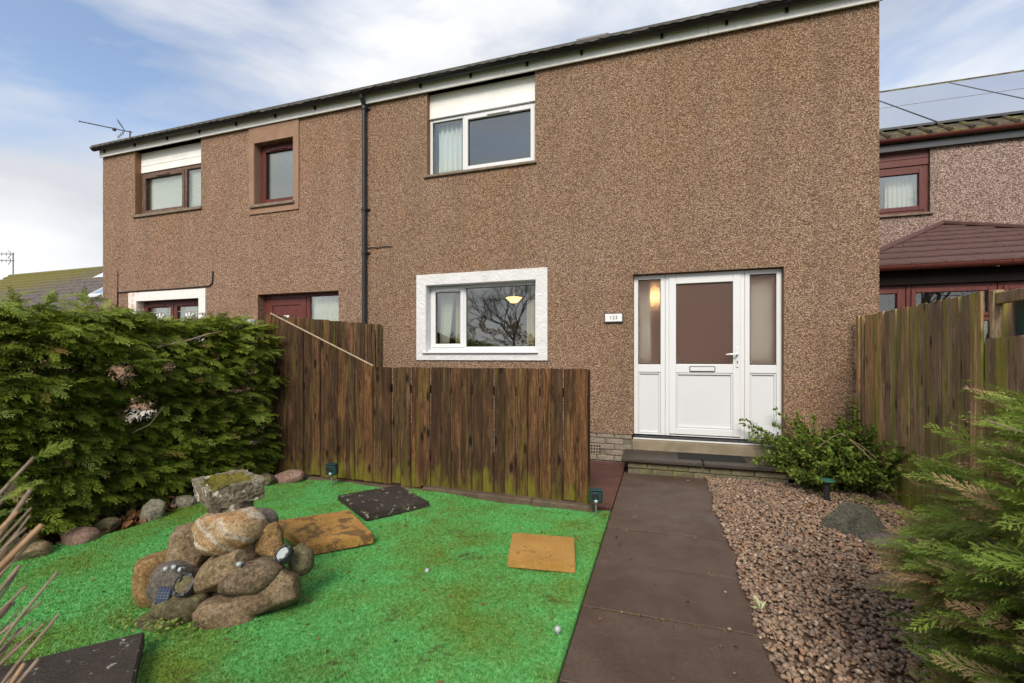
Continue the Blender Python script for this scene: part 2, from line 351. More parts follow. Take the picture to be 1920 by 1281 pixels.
# artificial turf: one colour field shared by the sheet and the fibres
def turf(name, fibre):
    g = G(name, 0.75, 0.15)
    co = g.co
    n1 = g.noise(co, 1.15, 6, 0.62, 0.3)
    n2 = g.noise(co, 3.1, 6, 0.7, 0.2)
    n3 = g.noise(co, 46, 3, 0.7)
    c = g.ramp(n3, [(0.25, (0.050, 0.185, 0.038)), (0.5, (0.098, 0.340, 0.086)), (0.78, (0.19, 0.51, 0.18))])
    moss = g.ramp(g.math('ADD', g.math('MULTIPLY', n1, 0.6), g.math('MULTIPLY', n2, 0.4)), [(0.455, 0.0), (0.62, 0.78)])
    c = g.mix(moss, c, g.ramp(n3, [(0.3, (0.07, 0.095, 0.008)), (0.7, (0.19, 0.22, 0.016))]))
    dirt = g.ramp(g.noise(co, 4.6, 7, 0.75, 0.5), [(0.57, 0.0), (0.68, 0.75)])
    c = g.mix(dirt, c, (0.075, 0.042, 0.012))
    if fibre:
        at = g.n('Attribute', attribute_name='tint').outputs['Color']
        c = g.mix(1.0, c, g.ramp(g.n('SeparateColor', Color=at).outputs[0], [(0, 0.72), (1, 1.32)]), 'MULTIPLY')
    g.col(c)
    if not fibre: g.bump(n3, 0.012)
    MT[name] = g.m
turf('turf_base', False); turf('turf_fibre', True)

g = G('roof_brown', 0.75, 0.25); g.col(g.ramp(g.noise(g.co_rand(), 6, 6, 0.7), [(0.3, (0.088, 0.046, 0.040)), (0.7, (0.135, 0.076, 0.066))])); g.bump(g.noise(g.co_rand(), 160, 2), 0.003); MT['roof_brown'] = g.m
g = G('roof_far', 0.9, 0.15)
_x, _y, _z = g.sep(g.co)[0:3]
mo = g.math('ADD', g.noise(g.co, 2.4, 6, 0.75), g.math('ADD', g.math('MULTIPLY', g.math('ADD', _x, -0.5), -0.045), g.math('MULTIPLY', g.math('SUBTRACT', _z, 5.3), 0.16)))
c = g.ramp(g.noise(g.co, 5, 6, 0.7), [(0.3, (0.085, 0.070, 0.066)), (0.62, (0.17, 0.145, 0.14)), (0.78, (0.33, 0.29, 0.28))])
c = g.mix(g.ramp(mo, [(0.55, 0.0), (0.85, 0.75)]), c, (0.17, 0.155, 0.028)); g.col(c); MT['roof_far'] = g.m
g = G('roof_moss', 0.9, 0.15); g.col(g.ramp(g.noise(g.co, 7, 6, 0.7), [(0.3, (0.035, 0.028, 0.022)), (0.52, (0.10, 0.08, 0.06)), (0.64, (0.17, 0.165, 0.03))])); MT['roof_moss'] = g.m
g = G('solar_glass', 0.35, 0.9); g.col((0.78, 0.80, 0.82)); g.b.inputs['Metallic'].default_value = 0.9; g.b.inputs['Coat Weight'].default_value = 1.0; g.b.inputs['Coat Roughness'].default_value = 0.04
g.b.inputs['IOR'].default_value = 2.2; MT['solar_glass'] = g.m
plain('solar_frame', (0.05, 0.05, 0.055), 0.4, 0.5, 0.1)

# ------------------------------------------------------------------ mesh helpers
class MB:
    def __init__(s): s.v = []; s.f = []
    def add(s, vs, fs):
        b = len(s.v); s.v += [tuple(v) for v in vs]; s.f += [tuple(i + b for i in f) for f in fs]; return s
    def box(s, x0, x1, y0, y1, z0, z1, ch=0.0):
        if ch <= 0:
            vs = [(x, y, z) for z in (z0, z1) for y in (y0, y1) for x in (x0, x1)]
            return s.add(vs, [(0, 2, 3, 1), (4, 5, 7, 6), (0, 1, 5, 4), (2, 6, 7, 3), (0, 4, 6, 2), (1, 3, 7, 5)])
        bm = bmesh.new(); bmesh.ops.create_cube(bm, size=1)
        for v in bm.verts:
            v.co = Vector(((x0 + x1) / 2 + v.co.x * (x1 - x0), (y0 + y1) / 2 + v.co.y * (y1 - y0), (z0 + z1) / 2 + v.co.z * (z1 - z0)))
        bmesh.ops.bevel(bm, geom=bm.edges[:], offset=ch, segments=1, affect='EDGES')
        bm.verts.index_update()
        s.add([v.co[:] for v in bm.verts], [[v.index for v in f.verts] for f in bm.faces]); bm.free(); return s
    def quad(s, a, b, c, d): return s.add([a, b, c, d], [(0, 1, 2, 3)])
    def tube(s, pts, r, n=8, cap=True):
        pts = [Vector(p) for p in pts]; rs = r if isinstance(r, (list, tuple)) else [r] * len(pts)
        rings = []; up = None; base = len(s.v)
        for i, p in enumerate(pts):
            t = (pts[min(i + 1, len(pts) - 1)] - pts[max(i - 1, 0)]).normalized()
            if up is None: up = Vector((0, 0, 1)) if abs(t.z) < 0.9 else Vector((1, 0, 0))
            a = t.cross(up).normalized(); b = a.cross(t).normalized(); up = b
            for k in range(n):
                q = 2 * math.pi * k / n; s.v.append(tuple(p + (a * math.cos(q) + b * math.sin(q)) * rs[i]))
        for i in range(len(pts) - 1):
            for k in range(n):
                s.f.append((base + i * n + k, base + i * n + (k + 1) % n, base + (i + 1) * n + (k + 1) % n, base + (i + 1) * n + k))
        if cap:
            s.f.append(tuple(base + k for k in reversed(range(n)))); s.f.append(tuple(base + (len(pts) - 1) * n + k for k in range(n)))
        return s
    def prism_x(s, prof, x0, x1):
        """profile of (y, z) points pushed along x"""
        n = len(prof); vs = [(x0, y, z) for y, z in prof] + [(x1, y, z) for y, z in prof]
        fs = [(i, (i + 1) % n, n + (i + 1) % n, n + i) for i in range(n)] + [tuple(reversed(range(n))), tuple(range(n, 2 * n))]
        return s.add(vs, fs)
    def lathe(s, c, prof, n=20, axis='Z'):
        base = len(s.v)
        for r, h in prof:
            for k in range(n):
                q = 2 * math.pi * k / n; s.v.append((c[0] + r * math.cos(q), c[1] + r * math.sin(q), c[2] + h))
        for i in range(len(prof) - 1):
            for k in range(n):
                s.f.append((base + i * n + k, base + i * n + (k + 1) % n, base + (i + 1) * n + (k + 1) % n, base + (i + 1) * n + k))
        s.f.append(tuple(base + k for k in reversed(range(n)))); s.f.append(tuple(base + (len(prof) - 1) * n + k for k in range(n)))
        return s

ORG = {}
def origin(o): return ORG.get(o.name, Vector((0, 0, 0)))
def empty(name, loc=(0, 0, 0)):
    o = bpy.data.objects.new(name, None); COL.objects.link(o); o.location = loc; ORG[o.name] = Vector(loc); o.empty_display_size = 0.1; return o
def tag(o, label, cat=None, group=None, kind=None):
    if label: o['label'] = label
    if cat: o['category'] = cat
    if group: o['group'] = group
    if kind: o['kind'] = kind
    return o
def link(name, me, parent=None, org=None):
    o = bpy.data.objects.new(name, me); COL.objects.link(o)
    org = Vector(org) if org is not None else (origin(parent) if parent else Vector((0, 0, 0)))
    ORG[o.name] = org
    if parent: o.parent = parent; o.location = org - origin(parent)
    else: o.location = org
    return o
def obj(name, mb, mat, parent=None, org=None, smooth=False):
    """mesh given in world coordinates; its origin is put at org (default: the parent's origin)"""
    o_ = Vector(org) if org is not None else (origin(parent) if parent else Vector((0, 0, 0)))
    me = bpy.data.meshes.new(name)
    me.from_pydata([(x - o_.x, y - o_.y, z - o_.z) for x, y, z in mb.v], [], mb.f)
    me.materials.append(MT[mat] if isinstance(mat, str) else mat)
    if smooth: me.shade_smooth()
    return link(name, me, parent, o_)
def npmesh(name, V, F, mat, tint=None, smooth=False):
    """fast mesh from numpy arrays; F is (m,3)"""
    me = bpy.data.meshes.new(name); V = np.ascontiguousarray(V, np.float32); F = np.ascontiguousarray(F, np.int32)
    me.vertices.add(len(V)); me.vertices.foreach_set('co', V.ravel())
    me.loops.add(F.size); me.loops.foreach_set('vertex_index', F.ravel())
    me.polygons.add(len(F)); me.polygons.foreach_set('loop_start', np.arange(len(F), dtype=np.int32) * F.shape[1])
    me.update(calc_edges=True)
    if smooth: me.polygons.foreach_set('use_smooth', np.ones(len(F), dtype=bool))
    if tint is not None:
        a = me.attributes.new('tint', 'FLOAT_COLOR', 'POINT')
        t4 = np.ones((len(V), 4), np.float32); t4[:, :tint.shape[1]] = tint; a.data.foreach_set('color', t4.ravel())
    me.materials.append(MT[mat]); return me
def fix_normals(o):
    bm = bmesh.new(); bm.from_mesh(o.data); bmesh.ops.recalc_face_normals(bm, faces=bm.faces[:]); bm.to_mesh(o.data); bm.free()

def wall_mesh(x0, x1, z0, z1, y, th, holes):
    """front wall with rectangular openings, reveals included"""
    xs = sorted({x0, x1, *[h[0] for h in holes], *[h[1] for h in holes]}); zs = sorted({z0, z1, *[h[2] for h in holes], *[h[3] for h in holes]})
    inside = lambda a, b: any(h[0] < a < h[1] and h[2] < b < h[3] for h in holes)
    mb = MB()
    for i in range(len(xs) - 1):
        for j in range(len(zs) - 1):
            a, b, c, d = xs[i], xs[i + 1], zs[j], zs[j + 1]
            if inside((a + b) / 2, (c + d) / 2): continue
            mb.quad((a, y, c), (b, y, c), (b, y, d), (a, y, d)); mb.quad((b, y + th, c), (a, y + th, c), (a, y + th, d), (b, y + th, d))
    def ring(a, b, c, d, flip):
        q = [((a, c), (a, d)), ((b, d), (b, c)), ((a, d), (b, d)), ((b, c), (a, c))]
        for (p, r) in q:
            A, B, C_, D = (p[0], y, p[1]), (p[0], y + th, p[1]), (r[0], y + th, r[1]), (r[0], y, r[1])
            mb.quad(*((A, B, C_, D) if not flip else (D, C_, B, A)))
    for h in holes: ring(*h, False)
    ring(x0, x1, z0, z1, True)
    return mb

def window(root, name, x0, x1, z0, z1, y, mat, glass_mat, panes, fw=0.05, depth=0.06, sash=0.05, vent=True, label=None):
    """panes: list of (xa, xb, opening). Outer frame mesh > casement_frame, pane, vent"""
    mb = MB(); d = depth
    mb.box(x0, x0 + fw, y, y + d, z0, z1, 0.006); mb.box(x1 - fw, x1, y, y + d, z0, z1, 0.006)
    mb.box(x0 + fw, x1 - fw, y, y + d, z1 - fw, z1, 0.006); mb.box(x0 + fw, x1 - fw, y, y + d, z0, z0 + fw, 0.006)
    for i in range(len(panes) - 1):
        m = (panes[i][1] + panes[i + 1][0]) / 2
        mb.box(m - fw / 2, m + fw / 2, y, y + d, z0 + fw, z1 - fw, 0.006)
    w = obj(name, mb, mat, root)
    if label: w['label'] = label
    for xa, xb, op in panes:
        a = x0 + fw if xa <= x0 else xa + fw / 2; b = x1 - fw if xb >= x1 else xb - fw / 2
        c, e = z0 + fw, z1 - fw
        if op:
            o = 0.012; s = sash; m2 = MB(); yy = y - 0.014
            A, B, C_, E_ = a - o, b + o, c - o, e + o
            m2.box(A, A + s, yy, y + 0.045, C_, E_, 0.006); m2.box(B - s, B, yy, y + 0.045, C_, E_, 0.006)
            m2.box(A + s, B - s, yy, y + 0.045, E_ - s, E_, 0.006); m2.box(A + s, B - s, yy, y + 0.045, C_, C_ + s, 0.006)
            obj('casement_frame', m2, mat, w)
            if vent:
                m3 = MB().box((A + B) / 2 - min(0.17, (B - A) * .3), (A + B) / 2 + min(0.17, (B - A) * .3), yy - 0.016, yy + 0.004, E_ - s * 0.75, E_ - s * 0.35, 0.004)
                obj('trickle_vent', m3, mat, w)
            a, b, c, e = A + s, B - s, C_ + s, E_ - s
        p = obj('pane', MB().box(a - 0.006, b + 0.006, y + 0.022, y + 0.030, c - 0.006, e + 0.006), glass_mat, w)
        g4 = MB(); gw = 0.007
        for q in ((a, a + gw, c, e), (b - gw, b, c, e), (a + gw, b - gw, c, c + gw), (a + gw, b - gw, e - gw, e)):
            g4.box(q[0], q[1], y + 0.012, y + 0.021, q[2], q[3])
        obj('glazing_gasket', g4, 'cable_black', w)
    return w

def room(root, x0, x1, y0, y1, z0, z1, mat):
    mb = MB()
    mb.quad((x0, y1, z0), (x1, y1, z0), (x1, y1, z1), (x0, y1, z1)); mb.quad((x0, y0, z0), (x0, y1, z0), (x0, y1, z1), (x0, y0, z1))
    mb.quad((x1, y1, z0), (x1, y0, z0), (x1, y0, z1), (x1, y1, z1)); mb.quad((x0, y0, z0), (x1, y0, z0), (x1, y1, z0), (x0, y1, z0))
    mb.quad((x0, y1, z1), (x1, y1, z1), (x1, y0, z1), (x0, y0, z1))
    return obj('room_lining', mb, mat, root)

def curtain(name, x0, x1, z0, z1, y, mat, label, folds=9, amp=0.025, flare=0.0, cat='curtain'):
    n = folds * 6; vs = []; fs = []
    for j in range(7):
        t = j / 6
        for i in range(n + 1):
            u = i / n; xx = x0 + (x1 - x0) * u + flare * (1 - t) * (u)
            vs.append((xx, y + amp * math.sin(u * folds * 2 * math.pi + 0.6 * math.sin(3 * t + u * 5)) * (0.7 + 0.5 * (1 - t)), z0 + (z1 - z0) * t))
    for j in range(6):
        for i in range(n):
            a = j * (n + 1) + i; fs.append((a, a + 1, a + n + 2, a + n + 1))
    o = obj(name, MB().add(vs, fs), mat, None, ((x0 + x1) / 2, y, z0), True)
    sm = o.modifiers.new('thickness', 'SOLIDIFY'); sm.thickness = 0.004
    return tag(o, label, cat)

# ------------------------------------------------------------------ ground, lawn, paths
gm = MB().quad((-400, -400, -0.05), (400, -400, -0.05), (400, 400, -0.05), (-400, 400, -0.05))
tag(obj('ground', gm, 'earth_far'), None, None, kind='structure')
gm = MB().quad((-14, -3, -0.03), (6, -3, -0.03), (6, 6.1, -0.03), (-14, 6.1, -0.03))
tag(obj('garden_soil', gm, 'soil'), None, None, kind='structure')

LX0, LX1, LY0, LY1 = -4.12, -0.415, -0.6, 4.03
def lawn_z(x, y):
    e = np.clip((LX1 - x) / 0.25, 0, 1)
    return 0.012 + e * (0.016 * np.sin(x * 2.1 + 0.4) * np.cos(y * 1.7) + 0.010 * np.sin(x * 5.3 + y * 3.1) + 0.03 * np.clip((-x - 2.9) / 1.2, 0, 1))
def lawn_edge(y):  # hedge-side edge of the turf, ragged
    return -3.98 + 0.07 * np.sin(y * 3.3) + 0.04 * np.sin(y * 7.9 + 1)
nx, ny = 110, 140
gx, gy = np.meshgrid(np.linspace(0, 1, nx), np.linspace(LY0, LY1, ny)); xl = lawn_edge(gy); gx = xl + (LX1 - xl) * gx
V = np.stack([gx, gy, lawn_z(gx, gy)], -1).reshape(-1, 3)
i = np.arange(nx - 1)[None, :] + (np.arange(ny - 1) * nx)[:, None]
F = np.stack([i, i + 1, i + nx + 1, i + nx], -1).reshape(-1, 4)
# skirt down at the path edge
sk = []; b = len(V)
edge = np.arange(ny) * nx + nx - 1
V2 = V[edge].copy(); V2[:, 2] = -0.03; V = np.vstack([V, V2])
F = np.vstack([F, np.stack([edge[:-1], b + np.arange(ny - 1), b + np.arange(1, ny), edge[1:]], -1)])
tag(link('lawn', npmesh('lawn', V, F, 'turf_base', smooth=True)), None, None, kind='structure')
# turf fibres
N = 225000
fy = np.where(rng.random(N) < .13, LY0 + (1.0 - LY0) * rng.random(N), 1.0 + (LY1 - 1.0) * rng.random(N) ** 1.25); fx = lawn_edge(fy) + (LX1 - 0.004 - lawn_edge(fy)) * rng.random(N)
base = np.stack([fx, fy, lawn_z(fx, fy) - 0.001], -1); a = rng.random(N) * 2 * np.pi
w = np.stack([np.cos(a), np.sin(a), 0 * a], -1) * (0.0016 + 0.0012 * rng.random(N))[:, None]
h = 0.006 + 0.009 * rng.random(N); ln = rng.normal(0, 0.5, (N, 2)) * h[:, None]
tipv = base + np.concatenate([ln, h[:, None]], 1)
V = np.stack([base - w, base + w, tipv], 1).reshape(-1, 3); F = np.arange(3 * N).reshape(-1, 3)
T = np.repeat(rng.random((N, 1)), 3, 0) * np.ones((1, 3))
o = link('turf_fibres', npmesh('turf_fibres', V, F, 'turf_fibre', T)); tag(o, 'short bright green artificial turf pile covering the lawn', 'turf', kind='stuff')

def slab_piece(w, d, t, ch=0.003):
    me = bpy.data.meshes.new('slab'); m = MB().box(-w / 2, w / 2, -d / 2, d / 2, -t, 0, ch); me.from_pydata(m.v, [], m.f); return me
path = tag(empty('garden_path', (0.03, 3.6, 0)), None, None, kind='structure')
mshare = slab_piece(0.872, 0.588, 0.05); mshare.materials.append(MT['path_slab'])
yb = [0.07 + 0.6 * k for k in range(9)]
for k, y0 in enumerate(yb):
    o = link('paving_slab', mshare, path, (0.033, y0 + 0.3, 0.004 + 0.003 * math.sin(k * 2.2)))
    o.rotation_euler = (R(0.25 * math.sin(k * 1.7)), R(0.2 * math.cos(k * 2.9)), R(0.25 * math.sin(k * 3.1)))
spath = tag(empty('house_front_path', (-2.4, 5.1, 0)), None, None, kind='structure')
ms2 = slab_piece(0.594, 0.594, 0.05); ms2.materials.append(MT['path_red'])
for ix in range(6):
    for iy in range(3):
        o = link('paving_slab', ms2, spath, (-0.71 - 0.6 * ix, 5.66 - 0.6 * iy, 0.001 + 0.003 * random.random()))
        o.rotation_euler = (R(random.uniform(-.3, .3)), R(random.uniform(-.3, .3)), 0)
gm = MB().quad((-14, 1.0, -0.006), (-5.2, 1.0, -0.006), (-5.2, 5.98, -0.006), (-14, 5.98, -0.006))
tag(obj('neighbour_garden', gm, 'kerb_concrete'), None, None, kind='structure')

gm = MB().quad((0.455, 0.1, -0.004), (2.05, 0.1, -0.004), (2.05, 5.51, -0.004), (0.455, 5.51, -0.004))
plain('gravel_base', (0.15, 0.10, 0.068), 0.9, 0.1, 0.3, 30, 0.004)
tag(obj('gravel_bed', gm, 'gravel_base'), None, None, kind='structure')
# gravel bed: every chip is real, nobody could count them
ico_v = []; ph = (1 + 5 ** .5) / 2
for a_, b_ in ((-1, ph), (1, ph), (-1, -ph), (1, -ph)): ico_v.append((a_, b_, 0))
for a_, b_ in ((-1, ph), (1, ph), (-1, -ph), (1, -ph)): ico_v.append((0, a_, b_))
for a_, b_ in ((-1, ph), (1, ph), (-1, -ph), (1, -ph)): ico_v.append((b_, 0, a_))
ico_v = np.array(ico_v) / math.sqrt(1 + ph * ph)
ico_f = np.array([(0, 11, 5), (0, 5, 1), (0, 1, 7), (0, 7, 10), (0, 10, 11), (1, 5, 9), (5, 11, 4), (11, 10, 2), (10, 7, 6), (7, 1, 8), (3, 9, 4), (3, 4, 2), (3, 2, 6), (3, 6, 8), (3, 8, 9), (4, 9, 5), (2, 4, 11), (6, 2, 10), (8, 6, 7), (9, 8, 1)])
def rand_rot(n):
    q = rng.normal(size=(n, 4)); q /= np.linalg.norm(q, axis=1)[:, None]; w, x, y, z = q.T
    return np.stack([1 - 2 * (y * y + z * z), 2 * (x * y - z * w), 2 * (x * z + y * w), 2 * (x * y + z * w), 1 - 2 * (x * x + z * z), 2 * (y * z - x * w), 2 * (x * z - y * w), 2 * (y * z + x * w), 1 - 2 * (x * x + y * y)], -1).reshape(n, 3, 3)
def yaw_tilt(n, tilt):
    a = rng.random(n) * 2 * np.pi; tx, ty = rng.normal(0, tilt, n), rng.normal(0, tilt, n)
    c, s = np.cos(a), np.sin(a); Z = np.zeros(n); O = np.ones(n)
    Rz = np.stack([c, -s, Z, s, c, Z, Z, Z, O], -1).reshape(n, 3, 3)
    Rx = np.stack([O, Z, Z, Z, np.cos(tx), -np.sin(tx), Z, np.sin(tx), np.cos(tx)], -1).reshape(n, 3, 3)
    Ry = np.stack([np.cos(ty), Z, np.sin(ty), Z, O, Z, -np.sin(ty), Z, np.cos(ty)], -1).reshape(n, 3, 3)
    return Rz @ Rx @ Ry
def gravel_edge(y): return 0.468 + 0.012 * np.sin(y * 4.1) + 0.010 * np.sin(y * 9.7)
NG = 21000
gy = np.where(rng.random(NG) < .08, .3 + .9 * rng.random(NG), 1.2 + 4.28 * rng.random(NG)); gx = gravel_edge(gy) + (2.04 - gravel_edge(gy)) * rng.random(NG) ** 1.02
stray = rng.random(NG) < 0.006; gx[stray] -= rng.random(stray.sum()) ** 2 * 0.30
sz = (0.0080 + 0.0095 * rng.random(NG) ** 1.5)
dim = np.stack([sz * (1.0 + 0.5 * rng.random(NG)), sz, sz * (0.42 + 0.3 * rng.random(NG))], -1)
lv = ico_v[None] * (1 + rng.normal(0, 0.14, (NG, 12, 1))) * dim[:, None, :]
lv = np.einsum('nij,nkj->nki', yaw_tilt(NG, 0.38), lv)
zc = 0.004 + 0.022 * rng.random(NG); zc[stray] = 0.012
V = (lv + np.stack([gx, gy, zc], -1)[:, None]).reshape(-1, 3); F = (ico_f[None] + 12 * np.arange(NG)[:, None, None]).reshape(-1, 3)
T = np.repeat(np.stack([rng.random(NG), rng.random(NG), rng.random(NG)], -1), 12, 0)
o = link('gravel', npmesh('gravel', V, F, 'gravel_stone', T)); tag(o, 'reddish brown gravel chips spread beside the garden path', 'gravel', kind='stuff')

# ------------------------------------------------------------------ terraced houses
FY = 6.0
PITCH = math.tan(R(33)); EY, EZ = 5.84, 5.415      # eaves edge of the roof covering
def roof_slab(x0, x1, ridge_y=9.6):
    rz = EZ + PITCH * (ridge_y - EY)
    prof = [(EY, EZ - 0.02), (EY, EZ), (ridge_y, rz), (2 * ridge_y - EY, EZ), (2 * ridge_y - EY, EZ - 0.02), (ridge_y, rz - 0.06)]
    nc = 13; front = []
    for k in range(nc):      # overlapping tile courses
        a, b = EY + (ridge_y - EY) * k / nc, EY + (ridge_y - EY) * (k + 1) / nc
        front += [(a, EZ + PITCH * (a - EY) + .014), (b, EZ + PITCH * (b - EY) - .008)]
    prof = [(EY, EZ - 0.03)] + front + prof[2:]
    return MB().prism_x(prof, x0, x1)
def gutter(root, x0, x1, y=5.872, zt=5.385, r=0.056):
    n = 10; prof = [(y + r * math.cos(math.pi + math.pi * k / n), zt + r * math.sin(math.pi + math.pi * k / n)) for k in range(n + 1)]
    ri = r - 0.006; prof += [(y + ri * math.cos(2 * math.pi - math.pi * k / n), zt + ri * math.sin(2 * math.pi - math.pi * k / n)) for k in range(n + 1)]
    gt = obj('gutter', MB().prism_x(prof, x0, x1), 'gutter_black', root)
    return gt
def bracket(gt, x, y=5.872, zt=5.385, r=0.059):
    n = 8; prof = [(y + r * math.cos(math.pi + math.pi * k / n), zt + r * math.sin(math.pi + math.pi * k / n)) for k in range(n + 1)]
    prof = prof[:-1] + [(5.948, zt - 0.01), (5.948, zt - 0.095), (5.93, zt - 0.095)] + [(y + 0.05 * math.cos(math.pi * 1.75), zt + 0.05 * math.sin(math.pi * 1.75))]
    m = MB().prism_x([(y + r * math.cos(math.pi + math.pi * k / n), zt + r * math.sin(math.pi + math.pi * k / n)) for k in range(n + 1)], x - 0.02, x + 0.02)
    m.prism_x([(5.93, zt - 0.04), (5.948, zt - 0.0), (5.948, zt - 0.085), (5.93, zt - 0.085)], x - 0.016, x + 0.016)
    obj('gutter_bracket', m, 'gutter_black', gt)
def tile_row(root, x0, x1):
    me = bpy.data.meshes.new('roof_tile'); m = MB(); w = 0.296
    nseg = 8; top = []; L = 0.36
    for k in range(nseg + 1):
        u = k / nseg; top.append((-w / 2 + w * u, 0.022 + 0.007 * math.cos(u * 4 * math.pi) * (1 if u < .5 else .8)))
    vs = [(x, 0, z) for x, z in top] + [(x, L, z + PITCH * L) for x, z in top] + [(x, 0, z - 0.022) for x, z in top] + [(x, L, z - 0.022 + PITCH * L) for x, z in top]
    q = nseg + 1; fs = []
    for k in range(nseg):
        fs += [(k, k + 1, q + k + 1, q + k), (2 * q + k + 1, 2 * q + k, 3 * q + k, 3 * q + k + 1), (2 * q + k, 2 * q + k + 1, k + 1, k), (q + k, q + k + 1, 3 * q + k + 1, 3 * q + k)]
    fs += [(0, q, 3 * q, 2 * q), (nseg, 2 * q + nseg, 3 * q + nseg, q + nseg)]
    me.from_pydata(vs, [], fs); me.materials.append(MT['tile_grey'])
    x = x0 + 0.15
    while x < x1 - 0.1:
        o = link('roof_tile', me, root, (x, EY - 0.035 + random.uniform(-.008, .008), EZ - 0.050 + random.uniform(-.004, .006)))
        o.rotation_euler = (0, R(random.uniform(-.8, .8)), 0); x += 0.30
def side_shell(root, x0, x1, mat, yb=13.36, z0=0.36, z1=5.26, open_left=True, open_right=True, ridge_y=9.6):
    """gable and rear walls behind the front wall"""
    m = MB(); rz = EZ + PITCH * (ridge_y - EY) - 0.1
    for x, s in ((x0, -1), (x1, 1)):
        if (s < 0 and not open_left) or (s > 0 and not open_right): continue
        m.add([(x, 6.3, z0), (x, yb, z0), (x, yb, z1), (x, ridge_y, rz), (x, 6.3, z1)], [(0, 1, 2, 3, 4)])
    m.quad((x0, yb, z0), (x1, yb, z0), (x1, yb, z1), (x0, yb, z1))
    obj('gable_wall', m, mat, root)
def fascia(root, x0, x1, splits):
    xs = [x0] + splits + [x1]
    for a, b in zip(xs[:-1], xs[1:]):
        obj('fascia_board', MB().box(a + 0.0015, b - 0.0015, 5.95, 5.972, 5.235, 5.40, 0.003), 'fascia_white', root)
    obj('soffit', MB().box(x0 + 0.01, x1 - 0.01, 5.9725, 5.9985, 5.255, 5.275), 'fascia_white', root)

# ---- the right house, number 123
H1 = tag(empty('terraced_house', (-1.0, 6.0, 0)), 'brown pebble-dashed house with white front door and white-rimmed downstairs window', 'house', 'terraced houses')
X0, X1 = -4.336, 2.287
holes = [(-3.28, -1.626, 4.0, 5.26), (-3.29, -1.605, 1.40, 2.407), (-0.33, 1.365, 0.36, 2.402)]
obj('wall', wall_mesh(X0, X1, 0.36, 5.26, FY, 0.30, holes), 'harling', H1)
side_shell(H1, X0, X1, 'harling', open_left=False)
fascia(H1, X0 - 0.02, X1 + 0.02, [-2.05, 0.55])
gt = gutter(H1, X0 - 0.05, X1 + 0.06)
for x in (-3.35, -2.55, -1.72, -0.98, 0.02, 0.75, 1.38, 2.02): bracket(gt, x)
for x in (-1.72, 0.75):
    n = 10; obj('gutter_joint', MB().prism_x([(5.872 + 0.064 * math.cos(math.pi + math.pi * k / n), 5.388 + 0.064 * math.sin(math.pi + math.pi * k / n)) for k in range(n + 1)], x - 0.05, x + 0.05), 'gutter_black', gt)
rf = obj('roof', roof_slab(X0, X1 + 0.08), 'tile_grey', H1)
tile_row(H1, X0, X1 + 0.08)
zr = lambda y: EZ + PITCH * (y - EY)
rw = MB(); xa, xb, ya, ybk = -1.12, -0.70, 6.35, 6.95
for (a, b, c, d) in ((xa, xb, ya, ya + .05), (xa, xb, ybk - .05, ybk), (xa, xa + .05, ya + .05, ybk - .05), (xb - .05, xb, ya + .05, ybk - .05)):
    vs = [(x, y, zr(y) + dz) for dz in (0.0, 0.060) for y in (c, d) for x in (a, b)]
    rw.add(vs, [(0, 2, 3, 1), (4, 5, 7, 6), (0, 1, 5, 4), (2, 6, 7, 3), (0, 4, 6, 2), (1, 3, 7, 5)])
rw = obj('roof_window', rw, 'solar_frame', H1)
pv = MB(); vs = [(x, y, zr(y) + dz) for dz in (0.035, 0.045) for y in (ya + .04, ybk - .04) for x in (xa + .04, xb - .04)]
pv.add(vs, [(0, 2, 3, 1), (4, 5, 7, 6), (0, 1, 5, 4), (2, 6, 7, 3), (0, 4, 6, 2), (1, 3, 7, 5)]); obj('pane', pv, 'pane_glass', rw)
# downpipe
dp = MB().tube([(-4.325, 5.875, 5.345), (-4.325, 5.885, 5.30), (-4.325, 5.945, 5.20), (-4.325, 5.945, 0.02)], 0.034, 12)
dp = obj('downpipe', dp, 'gutter_black', H1, smooth=False)
for z in (5.17, 3.62, 2.95, 1.2): obj('pipe_clip', MB().lathe((-4.325, 5.945, z), [(0.040, -0.03), (0.043, -0.025), (0.043, 0.025), (0.040, 0.03)], 12).box(-4.40, -4.25, 5.975, 5.998, z - 0.012, z + 0.012), 'gutter_black', dp)
obj('cable', MB().tube([(-4.29, 5.985, 3.02), (-4.22, 5.985, 3.035), (-4.1, 5.986, 3.02), (-3.98, 5.985, 3.03), (-3.87, 5.986, 3.022)], 0.006, 6), 'cable_black', H1)
# upstairs window
w1 = window(H1, 'window', -3.28, -1.626, 4.035, 4.885, 6.10, 'white_upvc', 'pane_glass_up', [(-3.28, -2.725, False), (-2.725, -1.626, True)], 0.045, 0.07, 0.055)
obj('head_panel', MB().box(-3.276, -1.63, 6.085, 6.12, 4.905, 5.254), 'fascia_white', w1)
obj('head_trim', MB().box(-3.276, -1.63, 6.07, 6.10, 4.886, 4.904, 0.003), 'white_upvc', w1)
obj('sill', MB().box(-3.32, -1.60, 5.965, 6.17, 3.985, 4.022, 0.006), 'sill_stone', w1)
obj('reveal', MB().box(-3.2795, -3.2735, 6.0, 6.10, 4.023, 5.253), 'reveal_brown', w1)
